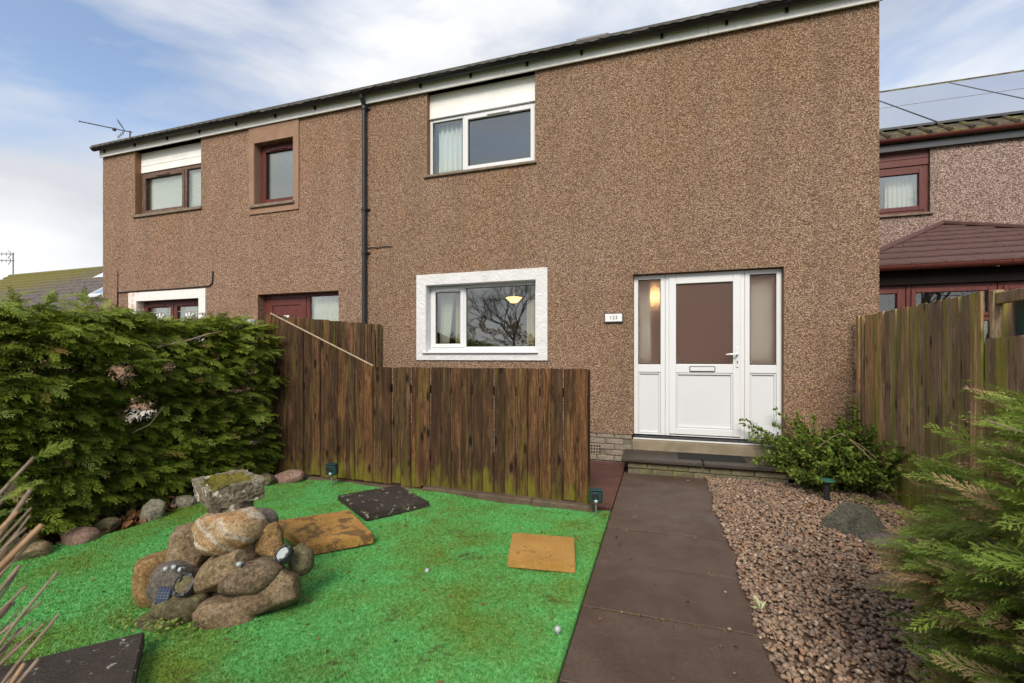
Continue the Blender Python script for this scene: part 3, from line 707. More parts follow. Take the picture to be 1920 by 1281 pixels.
# downstairs window with white painted rim
sr = MB(); a, b, c, d = -3.44, -1.447, 1.303, 2.56; e, f_, g_, h_ = -3.288, -1.607, 1.402, 2.405
for q in ((a, e, c, d), (f_, b, c, d), (e, f_, h_, d), (e, f_, c, g_)): sr.box(q[0], q[1], 5.978, 6.0015, q[2], q[3])
for q in ((e - .001, e + .006, g_, h_), (f_ - .006, f_ + .001, g_, h_)): sr.box(q[0], q[1], 5.985, 6.14, q[2], q[3])
sr.box(e + .006, f_ - .006, 5.985, 6.14, h_ - .006, h_ + .001)
w2 = window(H1, 'window', -3.28, -1.614, 1.455, 2.398, 6.115, 'white_upvc', 'pane_glass', [(-3.28, -2.719, True), (-2.719, -1.614, False)], 0.042, 0.07, 0.058)
obj('painted_surround', sr, 'white_render', w2)
obj('sill', MB().box(-3.33, -1.575, 5.945, 6.15, 1.400, 1.420, 0.005).box(-3.282, -1.612, 6.05, 6.15, 1.4205, 1.4545, 0.004), 'white_upvc', w2)
# doorway
DY = 6.085
ds = MB()
def frame_set(mb, x0, x1, z0, z1, fw, y, d=0.07):
    mb.box(x0, x0 + fw, y, y + d, z0, z1, 0.005); mb.box(x1 - fw, x1, y, y + d, z0, z1, 0.005)
    mb.box(x0 + fw, x1 - fw, y, y + d, z1 - fw, z1, 0.005); mb.box(x0 + fw, x1 - fw, y, y + d, z0, z0 + fw, 0.005)
def px_rect(mb, x0, x1, z0, z1, y):      # raised lower panel with a bead round it
    frame_set(mb, x0, x1, z0, z1, 0.022, y, 0.02)
SILLZ = 0.318
for nm, xa, xb in (('side_light', -0.326, 0.058), ('side_light', 0.968, 1.361)):
    m = MB(); frame_set(m, xa, xb, SILLZ, 2.395, 0.055, DY); m.box(xa + .055, xb - .055, DY, DY + .07, 1.155, 1.255, 0.005)
    s = obj(nm, m, 'white_upvc', H1)
    obj('pane', MB().box(xa + .05, xb - .05, DY + .024, DY + .032, 1.25, 2.345), 'obscure_glass', s)
    gk = MB(); frame_set(gk, xa + .055, xb - .055, 1.2555, 2.3395, 0.006, DY + .014, .008); obj('glazing_gasket', gk, 'cable_black', s)
    m = MB().box(xa + .05, xb - .05, DY + .028, DY + .04, SILLZ + .05, 1.16); px_rect(m, xa + .056, xb - .056, SILLZ + .056, 1.154, DY + .010); obj('lower_panel', m, 'white_panel', s)
    obj('drain_cover', MB().box((xa + xb) / 2 - .02, (xa + xb) / 2 + .02, DY - .006, DY - .0005, SILLZ + .018, SILLZ + .028, 0.001), 'white_upvc', s)
m = MB(); frame_set(m, 0.0605, 0.9655, SILLZ, 2.395, 0.052, DY); df = obj('door_frame', m, 'white_upvc', H1)
for x in (0.33, 0.70): obj('drain_cover', MB().box(x - .022, x + .022, DY - .006, DY - .0005, SILLZ + .018, SILLZ + .028, 0.001), 'white_upvc', df)
m = MB(); lx0, lx1, lz0, lz1 = 0.104, 0.922, 0.380, 2.350; y = DY - 0.014
m.box(lx0, lx0 + .085, y, y + .06, lz0, lz1, 0.006); m.box(lx1 - .085, lx1, y, y + .06, lz0, lz1, 0.006)
m.box(lx0 + .085, lx1 - .085, y, y + .06, lz1 - .085, lz1, 0.006); m.box(lx0 + .085, lx1 - .085, y, y + .06, lz0, lz0 + .085, 0.006)
m.box(lx0 + .085, lx1 - .085, y, y + .06, 1.150, 1.262, 0.006)
dr = obj('front_door', m, 'white_upvc', H1)
obj('pane', MB().box(lx0 + .08, lx1 - .08, y + .024, y + .032, 1.258, lz1 - .08), 'obscure_glass', dr)
gk = MB(); frame_set(gk, lx0 + .085, lx1 - .085, 1.2625, lz1 - .0855, 0.006, y + .012, .008); obj('glazing_gasket', gk, 'cable_black', dr)
m = MB().box(lx0 + .08, lx1 - .08, y + .026, y + .04, lz0 + .08, 1.155); px_rect(m, lx0 + .086, lx1 - .086, lz0 + .086, 1.149, y + .006); obj('lower_panel', m, 'white_panel', dr)
m = MB(); frame_set(m, 0.345, 0.64, 1.168, 1.236, 0.007, y - .012, .012); obj('letterbox_frame', m, 'ink', dr)
obj('letterbox_flap', MB().box(0.353, 0.632, y - .009, y - .001, 1.176, 1.228, 0.003), 'white_upvc', dr)
obj('handle_plate', MB().box(0.868, 0.900, y - .012, y - .0005, 1.225, 1.465, 0.005), 'white_upvc', dr)
obj('handle', MB().tube([(0.884, y - .010, 1.385), (0.884, y - .045, 1.385), (0.872, y - .055, 1.385), (0.80, y - .058, 1.383), (0.755, y - .056, 1.379)], [.011, .011, .012, .011, .008], 10), 'white_upvc', dr)
obj('keyhole', MB().box(0.879, 0.889, y - .0145, y - .0125, 1.270, 1.295, 0.001).lathe((0.884, y - .0135, 1.297), [(0.007, -.004), (0.007, .004)], 8), 'ink', dr)
obj('threshold', MB().box(-0.33, 1.365, DY - 0.05, DY + .06, 0.298, 0.3175, 0.004), 'white_upvc', H1)
obj('door_sill', MB().box(-0.34, 1.375, 5.985, 6.29, 0.165, 0.297, 0.008), 'concrete_sill', H1)
# base course of bricks
bs = obj('base_wall', MB().box(X0, -0.342, 6.028, 6.3, -0.02, 0.3595).box(1.377, X1 - .005, 6.028, 6.3, -0.02, 0.3595), 'mortar', H1)
bme = bpy.data.meshes.new('brick'); m = MB().box(-0.107, 0.107, -0.02, 0.02, -0.0325, 0.0325, 0.005); bme.from_pydata(m.v, [], m.f); bme.materials.append(MT['grey_brick'])
for cz in range(5):
    off = 0.1125 * (cz % 2)
    for k in range(10):
        x = -0.455 - off - 0.225 * k
        if x < -2.4 or (abs(x + 0.85) < 0.16 and cz in (1, 2)): continue
        o = link('brick', bme, bs, (x, 6.030 + random.uniform(-.003, .003), 0.037 + cz * 0.0735))
        o.rotation_euler = (0, R(random.uniform(-.5, .5)), R(random.uniform(-.6, .6)))
vm = MB().box(-0.96, -0.745, 6.012, 6.03, 0.075, 0.215, 0.004); vt = obj('air_vent', vm, 'concrete_sill', bs)
for i in range(6):
    for j in range(3):
        x = -0.935 + i * 0.034; z = 0.093 + j * 0.040; obj('vent_hole', MB().box(x, x + .022, 6.0085, 6.0115, z, z + .026), 'ink', vt)
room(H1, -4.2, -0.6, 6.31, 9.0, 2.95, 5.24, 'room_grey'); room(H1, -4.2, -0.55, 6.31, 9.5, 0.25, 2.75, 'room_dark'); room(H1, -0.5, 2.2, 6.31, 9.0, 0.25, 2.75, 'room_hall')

# doorstep in front
DS = tag(empty('doorstep', (0.45, 5.72, 0)), 'low brick doorstep topped with dark slabs under the white front door', 'step')
for xa, xb in ((-0.43, 0.452), (0.458, 1.34)):
    obj('step_slab', MB().box(xa, xb, 5.45, 5.982, 0.128, 0.175, 0.010), 'step_slab', DS)
bme2 = bme.copy(); bme2.materials.clear(); bme2.materials.append(MT['mossy_brick'])
core = obj('step_core', MB().box(-0.36, 1.30, 5.525, 5.98, -0.02, 0.127), 'mortar', DS)
for k in range(8):
    o = link('brick', bme2, core, (-0.255 + 0.2225 * k if k < 7 else -0.255 + 0.2225 * 6.95, 5.522, 0.085 + random.uniform(-.002, .002))); o['label'] = 'mossy brick'
    if k < 7: o2 = link('brick', bme2, core, (-0.20 + 0.2225 * k, 5.524, 0.012))
# door mat
mt = MB().box(0.20, 0.92, 5.60, 5.93, 0.1755, 0.184, 0.003)
DM = empty('door_mat', (0.56, 5.76, 0.1755)); tag(DM, 'worn black rubber mat lying on the doorstep slabs', 'mat')
obj('mat_base', mt, 'rubber_mat', DM); m = MB()
for i in range(30):
    x = 0.215 + 0.0233 * i
    for j in range(3): m.box(x, x + .015, 5.612 + j * .104, 5.612 + j * .104 + .09, 0.1842, 0.189)
obj('mat_ribs', m, 'rubber_mat', DM)
# number plate
NP = tag(empty('house_number_plate', (-0.571, 5.99, 1.79)), 'small white plate reading 123 on the wall left of the door', 'sign')
obj('plate_back', MB().box(-0.690, -0.452, 5.972, 5.998, 1.792, 1.916, 0.004), 'solar_frame', NP)
obj('plate_face', MB().box(-0.678, -0.464, 5.964, 5.9715, 1.804, 1.904, 0.003), 'plate_white', NP)
fc = bpy.data.curves.new('digits', 'FONT'); fc.body = '123'; fc.size = 0.064; fc.align_x = 'CENTER'; fc.align_y = 'CENTER'; fc.extrude = 0.0008; fc.space_character = 1.1
fo = bpy.data.objects.new('digits', fc); COL.objects.link(fo)
dg = bpy.context.evaluated_depsgraph_get(); fme = bpy.data.meshes.new_from_object(fo.evaluated_get(dg)); bpy.data.objects.remove(fo)
fme.materials.clear(); fme.materials.append(MT['ink'])
do = link('digits', fme, NP, (-0.571, 5.9625, 1.854)); do.rotation_euler = (R(90), 0, 0)
for z in (1.812, 1.897): obj('screw', MB().box(-0.574, -0.568, 5.962, 5.9635, z - .003, z + .003), 'grey_metal', NP)

# curtains and lamps of number 123
curtain('curtain', -3.20, -2.80, 4.05, 4.85, 6.23, 'curtain_white', 'pale curtain behind the narrow upstairs pane of the brown house', 5, 0.03)
curtain('curtain', -3.24, -2.98, 1.46, 2.39, 6.34, 'curtain_cream', 'thin cream net curtain drawn aside in the downstairs casement', 5, 0.02, -0.10)
curtain('curtain', -2.99, -2.86, 1.46, 2.39, 6.38, 'curtain_gold', 'gold striped curtain edge in the downstairs casement', 3, 0.02)
curtain('curtain', -1.84, -1.68, 1.46, 2.39, 6.34, 'curtain_gold', 'gold curtain strip at the right end of the downstairs window', 3, 0.02)
curtain('curtain', 1.03, 1.30, 1.20, 2.36, 6.24, 'curtain_cream', 'cream folded curtain behind the right glass beside the front door', 5, 0.025)
curtain('curtain', -0.27, -0.12, 1.20, 2.36, 6.30, 'curtain_cream', 'cream curtain edge behind the left glass beside the front door', 3, 0.02)
def lamp(name, c, r, label, bowl):
    t = tag(empty(name, c), label, 'lamp'); x, y, z = c
    n = 24; vs = []; fs = []
    prof = [(0.35, -0.5), (0.55, -0.35), (0.8, -0.05), (1.0, 0.12), (0.96, 0.15), (0.7, 0.02), (0.45, -0.25)] if bowl else [(0.3, 0.5), (0.6, 0.2), (0.9, -0.4), (0.86, -0.4), (0.5, 0.2)]
    for i, (rr, hh) in enumerate(prof):
        for k in range(n):
            q = 2 * math.pi * k / n; fl = 1 + 0.07 * math.cos(6 * q) * rr
            vs.append((x + r * rr * fl * math.cos(q), y + r * rr * fl * math.sin(q), z + r * hh))
    for i in range(len(prof) - 1):
        for k in range(n): fs.append((i * n + k, i * n + (k + 1) % n, (i + 1) * n + (k + 1) % n, (i + 1) * n + k))
    obj('lamp_shade', MB().add(vs, fs), 'lamp_glow' if bowl else 'hall_glow', t, smooth=True)
    obj('bulb', MB().lathe((x, y, z - r * .25), [(.01, -.10 * r), (.3 * r, 0), (.33 * r, .2 * r), (.15 * r, .45 * r)], 12), 'lamp_bulb', t, smooth=True)
    obj('flex', MB().tube([(x, y, z + r * .1), (x, y, 2.74)], 0.006, 6), 'white_upvc', t)
lamp('ceiling_lamp', (-2.52, 7.85, 2.40), 0.145, 'lit amber glass pendant lamp seen through the downstairs window', True)
lamp('hall_lamp', (-0.10, 7.3, 2.28), 0.11, 'glowing orange hall lamp blurred behind the left door glass', False)

# ---- the left house
H2 = tag(empty('terraced_house', (-7.4, 6.0, 0)), 'adjoining brown pebble-dashed house with brown window frames left of the downpipe', 'house', 'terraced houses')
X0, X1 = -10.391, -4.3375
holes = [(-9.487, -7.788, 4.0, 5.26), (-6.555, -5.72, 3.875, 4.965), (-9.43, -7.82, 1.40, 2.40), (-6.49, -4.841, 0.36, 2.403)]
obj('wall', wall_mesh(X0, X1, 0.36, 5.26, FY, 0.30, holes), 'harling_left', H2)
side_shell(H2, X0, X1, 'harling_left', open_right=False)
fascia(H2, X0 - 0.02, X1 - 0.0225, [-7.78, -5.55])
gt = gutter(H2, X0 - 0.06, X1 - 0.055)
for x in (-10.25, -9.4, -8.55, -7.75, -6.9, -6.05, -5.25): bracket(gt, x)
obj('roof', roof_slab(X0 - 0.06, X1), 'tile_grey', H2); tile_row(H2, X0 - 0.06, X1 - .05)
w = window(H2, 'window', -9.487, -7.788, 4.035, 4.862, 6.124, 'weathered_frame', 'pane_glass_up', [(-9.487, -8.336, True), (-8.336, -7.788, False)], 0.06, 0.07, 0.06, label='weathered brown timber window')
for k in range(3): obj('cladding_board', MB().box(-9.483, -7.792, 6.105, 6.128, 4.866 + k * 0.130, 4.992 + k * 0.130, 0.006), 'fascia_white', w)
obj('sill', MB().box(-9.52, -7.76, 5.965, 6.19, 3.98, 4.032, 0.006), 'sill_stone', w)
obj('reveal', MB().box(-9.4865, -9.480, 6.0, 6.124, 4.033, 5.253), 'reveal_brown', w)
w = window(H2, 'window', -6.548, -5.727, 3.925, 4.958, 6.12, 'brown_frame', 'pane_glass_up', [(-6.548, -5.727, True)], 0.06, 0.07, 0.065)
sr = MB(); a, b, c, d = -6.66, -5.61, 3.765, 5.232; e, f_, g_, h_ = -6.553, -5.722, 3.877, 4.963
for q in ((a, e, c, d), (f_, b, c, d), (e, f_, h_, d), (e, f_, c, g_)): sr.box(q[0], q[1], 5.978, 6.0015, q[2], q[3])
for q in ((e - .001, e + .006, g_, h_), (f_ - .006, f_ + .001, g_, h_)): sr.box(q[0], q[1], 5.985, 6.15, q[2], q[3])
obj('painted_surround', sr, 'brown_render', w)
obj('sill', MB().box(-6.62, -5.69, 5.945, 6.19, 3.865, 3.915, 0.006), 'sill_stone', w)
w = window(H2, 'window', -9.42, -7.83, 1.44, 2.392, 6.12, 'brown_frame', 'pane_glass', [(-9.42, -8.62, True), (-8.62, -7.83, True)], 0.05, 0.07, 0.07)
sr = MB(); a, b, c, d = -9.634, -7.66, 1.28, 2.562; e, f_, g_, h_ = -9.428, -7.822, 1.402, 2.398
for q in ((a, e, c, d), (f_, b, c, d), (e, f_, h_, d), (e, f_, c, g_)): sr.box(q[0], q[1], 5.978, 6.0015, q[2], q[3])
for q in ((e - .001, e + .006, g_, h_), (f_ - .006, f_ + .001, g_, h_)): sr.box(q[0], q[1], 5.985, 6.15, q[2], q[3])
obj('painted_surround', sr, 'white_render_peeling', w)
for xa, xb in ((-9.29, -8.71), (-8.53, -7.95)):     # leaded lights with a small plume motif
    l = MB(); yy = 6.138
    for t in (0.2, 0.8): l.box(xa + (xb - xa) * t - .004, xa + (xb - xa) * t + .004, yy - .004, yy, 1.56, 2.27)
    for z in (2.19, 1.98, 1.75): l.box(xa, xb, yy - .0085, yy - .0045, z - .004, z + .004)
    obj('lead_came', l, 'lead_grey', w)
    cx = (xa + xb) / 2; pl = MB()
    for s in (-1, 0, 1):
        pl.tube([(cx + s * .02, yy - .012, 2.02), (cx + s * .055, yy - .012, 2.10), (cx + s * .085, yy - .012, 2.17 - .03 * abs(s)), (cx + s * .11, yy - .012, 2.15 - .03 * abs(s))], [.014, .018, .016, .006], 6)
    pl.box(cx - .06, cx + .06, yy - .016, yy - .010, 1.995, 2.02)
    obj('glass_motif', pl, 'plate_white', w)
# doorway of the left house
m = MB(); m.box(-6.488, -6.43, 6.14, 6.21, 0.38, 2.40, .005); m.box(-5.60, -5.53, 6.14, 6.21, 0.38, 2.40, .005); m.box(-6.43, -5.60, 6.14, 6.21, 2.33, 2.40, .005)
m.box(-4.885, -4.845, 6.14, 6.21, 0.38, 2.40, .005); m.box(-5.53, -4.885, 6.14, 6.21, 2.35, 2.40, .005); m.box(-5.53, -4.885, 6.14, 6.21, 0.38, 0.8, .005)
df = obj('door_frame', m, 'brown_frame', H2)
m = MB(); m.box(-6.428, -6.31, 6.13, 6.18, 0.38, 2.328, .005); m.box(-5.72, -5.602, 6.13, 6.18, 0.38, 2.328, .005); m.box(-6.31, -5.72, 6.13, 6.18, 2.22, 2.328, .005); m.box(-6.31, -5.72, 6.13, 6.18, 0.38, 0.55, .005)
m.box(-6.31, -5.72, 6.145, 6.175, 0.55, 2.22)
dr = obj('front_door', m, 'brown_frame', H2)
obj('notice_plate', MB().box(-6.07, -5.96, 6.138, 6.1445, 1.96, 2.05, .002), 'plate_white', dr)
obj('pane', MB().box(-5.535, -4.88, 6.165, 6.173, 0.79, 2.355), 'pane_glass', df)
obj('meter_box', MB().box(-6.78, -6.53, 5.87, 5.997, 1.45, 1.985, 0.02), 'white_panel', H2)
curtain('curtain', -5.52, -4.87, 0.82, 2.34, 6.22, 'curtain_cream', 'cream curtain filling the pane beside the dark red door', 7, 0.025)
curtain('curtain', -9.40, -8.45, 4.09, 4.81, 6.20, 'curtain_white', 'pale blind behind the wide upstairs pane of the left house', 2, 0.004, cat='blind')
curtain('curtain', -8.28, -7.79, 4.09, 4.81, 6.20, 'curtain_white', 'pale blind behind the narrow upstairs pane of the left house', 2, 0.004, cat='blind')
curtain('curtain', -9.40, -7.84, 1.46, 2.36, 6.33, 'curtain_white', 'white net curtain behind the leaded downstairs window', 16, 0.015)
obj('base_wall', MB().box(X0, -6.50, 6.02, 6.3, -0.02, 0.3595).box(-4.83, X1, 6.02, 6.3, -0.02, 0.3595).box(-6.50, -4.83, 6.02, 6.3, -0.02, 0.37), 'white_base', H2)
obj('cable', MB().tube([(-9.947, 5.985, 1.5), (-9.95, 5.985, 2.05), (-9.945, 5.985, 2.585), (-9.3, 5.985, 2.592), (-8.4, 5.985, 2.588), (-7.56, 5.985, 2.60), (-7.505, 5.985, 2.65), (-7.485, 5.985, 2.86)], 0.011, 6), 'cable_black', H2)
obj('cable', MB().tube([(-9.948, 5.985, 2.59), (-9.945, 5.985, 3.0)], 0.006, 6), 'cable_black', H2)
room(H2, -10.2, -7.2, 6.31, 9.0, 2.95, 5.24, 'room_grey'); room(H2, -7.1, -4.5, 6.31, 9.0, 2.95, 5.24, 'room_grey'); room(H2, -10.2, -7.2, 6.31, 9.0, 0.25, 2.75, 'room_grey'); room(H2, -7.1, -4.5, 6.31, 9.0, 0.25, 2.75, 'room_hall')
# tv aerial on the left house
TA = tag(empty('tv_aerial', (-10.38, 6.40, 5.70)), 'spiky grey television aerial standing on the left end of the roof', 'aerial')
obj('mast', MB().tube([(-10.36, 6.46, 5.60), (-10.36, 6.46, 5.99)], 0.014, 8), 'aerial_metal', TA)
p0, p1 = Vector((-10.34, 6.49, 5.97)), Vector((-10.86, 5.86, 5.975)); bd = (p1 - p0).normalized(); sd = Vector((0, 0, 1)); ld = bd.cross(sd)
obj('boom', MB().tube([p0, p1], 0.010, 6), 'aerial_metal', TA)
for t in np.linspace(0.32, 0.98, 9):
    q = p0.lerp(p1, float(t)); obj('director_rod', MB().tube([q - ld * 0.05 - sd * .012, q + ld * 0.05 + sd * .03], 0.004, 5), 'aerial_metal', TA)
for s in (-1, 1):
    q = p0.lerp(p1, 0.14); e1 = q + sd * s * 0.17 + bd * 0.11
    rfm = MB().tube([q, e1], 0.006, 5)
    for u in (0.3, 0.55, 0.8, 1.0):
        c_ = q.lerp(e1, u); rfm.tube([c_ - ld * 0.12, c_ + ld * 0.12], 0.0035, 5); rfm.tube([c_ - sd * 0.02, c_ + sd * .03], 0.003, 5)
    obj('reflector', rfm, 'aerial_metal', TA)
obj('dipole', MB().box(-10.55, -10.50, 6.25, 6.30, 5.93, 5.985, .004), 'aerial_metal', TA)

# ---- neighbouring house on the right, set back
H3 = tag(empty('set_back_house', (6.5, 10.4, 0)), 'pinkish pebble-dashed house with brown eaves and solar panels set back on the right', 'house', 'terraced houses')
NX0, NX1, NY = 2.32, 13.0, 10.4
obj('wall', wall_mesh(NX0, NX1, 0.0, 5.21, NY, 0.3, [(3.0, 4.746, 3.99, 5.205)]), 'harling_pink', H3)
w = window(H3, 'window', 3.004, 4.742, 4.03, 4.93, NY + .06, 'brown_frame', 'pane_glass', [(3.004, 3.6, False), (3.6, 4.742, True)], 0.075, 0.07, 0.08, vent=False)
obj('head_panel', MB().box(3.004, 4.742, NY + .04, NY + .07, 4.935, 5.06, .004).box(3.004, 4.742, NY + .04, NY + .07, 5.065, 5.20, .004), 'brown_frame', w)
obj('sill', MB().box(2.96, 4.79, NY - .05, NY + .12, 3.985, 4.025, .005), 'sill_stone', w)
room(H3, 2.6, 6.0, NY + .31, NY + 3, 2.95, 5.19, 'room_dark')
curtain('curtain', 4.16, 4.66, 4.06, 4.90, NY + .25, 'curtain_white', 'white net curtain in the brown upstairs window of the set-back house', 7, 0.03)
obj('fascia_board', MB().box(NX0, NX1, NY - .07, NY - .04, 5.20, 5.32, .003).box(NX0, NX1, NY - .0395, NY - .0015, 5.205, 5.215), 'solar_frame', H3)
n = 10; yg, zg, r = NY - .13, 5.40, 0.06
obj('gutter', MB().prism_x([(yg + r * math.cos(math.pi + math.pi * k / n), zg + r * math.sin(math.pi + math.pi * k / n)) for k in range(n + 1)], NX0, NX1), 'brown_frame', H3)
nz = lambda y: 5.42 + math.tan(R(35)) * (y - (NY - .17))
RDY = NY + 3.55
obj('roof', MB().prism_x([(NY - .17, 5.40), (NY - .17, 5.43), (RDY, nz(RDY)), (2 * RDY - NY, 5.42), (RDY, nz(RDY) - .1)], NX0 - .04, NX1), 'roof_moss', H3)
obj('ridge_tiles', MB().tube([(NX0 - .04, RDY, nz(RDY) - .02), (NX1, RDY, nz(RDY) - .02)], 0.11, 8), 'roof_moss', H3)
m = MB()
for k in range(34):
    x = NX0 + .02 + k * .31; m.tube([(x + .15, NY - .19, 5.435), (x + .15, NY + .35, nz(NY + .35) + .01)], 0.035, 6)
obj('eaves_tile_rolls', m, 'roof_moss', H3)
sv0, sv1, svm = NY + .16, NY + 3.34, NY + 1.75
k = 0
nth = ('leftmost', 'second', 'third', 'fourth', 'fifth')
for row, (ya, yb_) in enumerate(((sv0, svm - .008), (svm + .008, sv1))):
    for cidx in range(4):
        xa = 3.20 + cidx * 1.72 + row * 0.0; xb = xa + 1.70
        P = None
        def sheet(xa, xb, ya, yb_, h0, h1):
            return MB().add([(x, y, nz(y) + h) for h in (h0, h1) for y in (ya, yb_) for x in (xa, xb)], [(0, 2, 3, 1), (4, 5, 7, 6), (0, 1, 5, 4), (2, 6, 7, 3), (0, 4, 6, 2), (1, 3, 7, 5)])
        P = obj('solar_panel', sheet(xa, xb, ya, yb_, 0.06, 0.10), 'solar_frame', H3)
        obj('panel_glass', sheet(xa + .02, xb - .02, ya + .02, yb_ - .02, 0.1005, 0.1015), 'solar_glass', P)

# ---- brown conservatory of that house
CN = tag(empty('conservatory', (4.4, 8.8, 0)), 'brown framed conservatory with brown tiled hipped roof behind the right fence', 'conservatory')
CX0, CX1, CYF, CZ = 2.42, 6.2, 7.2, 2.52
apex = Vector((4.91, 10.37, 3.76)); cl, cr = Vector((CX0 - .1, CYF - .12, CZ)), Vector((CX1 + .1, CYF - .12, CZ))
m = MB(); lo = Vector((0, 0, -0.06))
m.add([cl + lo, cr + lo, apex + lo, Vector((CX0 - .1, 10.39, CZ)) + lo, Vector((CX1 + .1, 10.39, CZ)) + lo], [(0, 1, 2), (3, 0, 2), (1, 4, 2)])
rf = obj('roof', m, 'roof_brown', CN)
NC = 8
slope = (apex - (cl + cr) / 2); 
for i in range(NC):
    t0, t1 = i / NC, (i + 1.12) / NC
    a0, b0 = cl.lerp(apex, t0), cr.lerp(apex, t0); t1 = min(t1, 1.0); a1, b1 = cl.lerp(apex, t1), cr.lerp(apex, t1)
    wtot = (b0 - a0).length; wt = 0.36; off = 0.18 * (i % 2); nt = int(wtot / wt) + 2
    for k in range(nt):
        u0 = max(0, (k * wt - off) / wtot); u1 = min(1, ((k + 1) * wt - off - 0.006) / wtot)
        if u1 - u0 < 0.02: continue
        up = Vector((0, -0.012, 0.034)); up2 = Vector((0, 0, 0.006)); th = Vector((0, 0.0, -0.022))
        def P_(u, a, b, x): 
            return a.lerp(b, u) + x
        X_ = lambda u: a0.x + (b0.x - a0.x) * u
        tp = lambda u: min(max((X_(u) - a1.x) / max(b1.x - a1.x, 1e-4), 0), 1)
        A, B = P_(u0, a0, b0, up), P_(u1, a0, b0, up); C_, D = P_(tp(u1), a1, b1, up2), P_(tp(u0), a1, b1, up2)
        m = MB().add([A, B, C_, D, A + th, B + th, C_ + th, D + th], [(0, 1, 2, 3), (7, 6, 5, 4), (0, 4, 5, 1), (1, 5, 6, 2), (2, 6, 7, 3), (3, 7, 4, 0)])
        obj('roof_tile', m, 'roof_brown', rf, A)
for p in (cl, cr): obj('hip_cap', MB().tube([p + Vector((0, 0, .03)), apex + Vector((0, 0, .04))], 0.05, 8), 'roof_brown', rf)
n = 10; yg, zg, r = CYF - .17, CZ - .01, 0.06
gtt = obj('gutter', MB().prism_x([(yg + r * math.cos(math.pi + math.pi * k / n), zg + r * math.sin(math.pi + math.pi * k / n)) for k in range(n + 1)], CX0 - .1, CX1 + .1), 'brown_frame', CN)
for x in (3.05, 4.0, 4.95, 5.9): obj('gutter_bracket', MB().prism_x([(yg + .065 * math.cos(math.pi + math.pi * k / n), zg + .002 + .065 * math.sin(math.pi + math.pi * k / n)) for k in range(n + 1)], x - .02, x + .02), 'brown_frame', gtt)
obj('eaves_beam', MB().box(CX0, CX1, CYF - .06, CYF + .06, 2.28, 2.46), plain('dark_brown_board', (0.014, 0.011, 0.010), 0.95, 0.05), CN)  # eaves beam in matte, very dark brown
obj('dwarf_wall', MB().box(CX0, CX1, CYF, CYF + .2, 0, 0.8), 'harling_pink', CN)
xs = [CX0, 3.03, 3.96, 4.89, 5.82, CX1]
for a, b in zip(xs[:-1], xs[1:]):
    wn_ = MB(); frame_set(wn_, a + .003, b - .003, 0.80, 2.278, 0.06, CYF, .08); wn_.box(a + .063, b - .063, CYF, CYF + .08, 1.80, 1.87, .004)
    wo = obj('window', wn_, 'brown_frame', CN)
    cs = MB(); frame_set(cs, a + .05, b - .05, 1.86, 2.225, 0.05, CYF - .02, .05); obj('casement_frame', cs, 'brown_frame', wo)
    obj('pane', MB().box(a + .095, b - .095, CYF + .012, CYF + .02, 1.905, 2.18), 'pane_glass_up', wo)
    obj('pane', MB().box(a + .06, b - .06, CYF + .03, CYF + .038, 0.86, 1.80), 'pane_glass_up', wo)
obj('side_wall', MB().box(CX0, CX0 + .08, CYF + .2, 10.39, 0, 2.46).box(CX1 - .08, CX1, CYF + .2, 10.39, 0, 2.46), 'brown_frame', CN)
obj('floor', MB().box(CX0 + .08, CX1 - .08, CYF + .2, 10.38, 0, 0.1), 'room_dark', CN)

# ---- far roof on the left
H4 = tag(empty('distant_house', (-27, 15, 0)), 'distant house with mossy tiled roof and skylight beyond the hedge', 'house')
RY, RZ, E4Y, E4Z = 17.0, 6.24, 12.9, 3.24
fx0, fx1 = -37.9, -20
s4 = (RZ - E4Z) / (RY - E4Y); ncr = 13
m = MB(); prof = [(E4Y, E4Z - .1)]
for k in range(ncr):
    ya = E4Y + (RY - E4Y) * k / ncr; yb_ = E4Y + (RY - E4Y) * (k + 1) / ncr
    prof += [(ya, E4Z + s4 * (ya - E4Y) + 0.10), (yb_, E4Z + s4 * (yb_ - E4Y) + .004)]
prof += [(RY, RZ - .1)]
rf = MB(); nseg = 150; q = len(prof)
for i in range(nseg + 1):
    x = fx0 + (fx1 - fx0) * i / nseg; dz = 0.026 * (i % 2)
    rf.v += [(x, y, z + dz) for y, z in prof]
for i in range(nseg):
    for j in range(q - 1): rf.f.append((i * q + j, (i + 1) * q + j, (i + 1) * q + j + 1, i * q + j + 1))
rf = obj('roof', rf, 'roof_far', H4)
obj('back_slope', MB().quad((fx0, RY, RZ - .02), (fx1, RY, RZ - .02), (fx1, 21, E4Z), (fx0, 21, E4Z)), 'roof_far', H4)
obj('ridge_tiles', MB().tube([(fx0, RY, RZ + .0), (fx1, RY, RZ + .0)], 0.12, 8), 'roof_far', rf)
obj('wall', MB().box(fx0 + .1, fx1, 13.2, 20.8, -0.05, 3.3).add([(fx0 + .1, 13.2, 3.3), (fx0 + .1, 20.8, 3.3), (fx0 + .1, RY, RZ - .15)], [(0, 1, 2)]), 'harling_left', H4)
fl = MB().lathe((-27.55, 16.2, 5.55), [(.115, 0), (.115, .36)], 12); fl = obj('flue', fl, 'white_panel', rf)
obj('flue_cowl', MB().lathe((-27.55, 16.2, 5.911), [(.11, 0), (.12, .5), (.16, .52), (.16, .60), (.11, .62), (.11, .86)], 12), 'gutter_black', rf)
zf = lambda y: E4Z + s4 * (y - E4Y)
obj('flue_flashing', MB().add([(x, y, zf(y) + .12) for y in (15.75, 16.3) for x in (-28.1, -27.2)], [(0, 1, 3, 2)]), 'white_panel', rf)
SX0, SX1, SY0, SY1 = -25.3, -23.3, 13.95, 15.75
skl = MB()
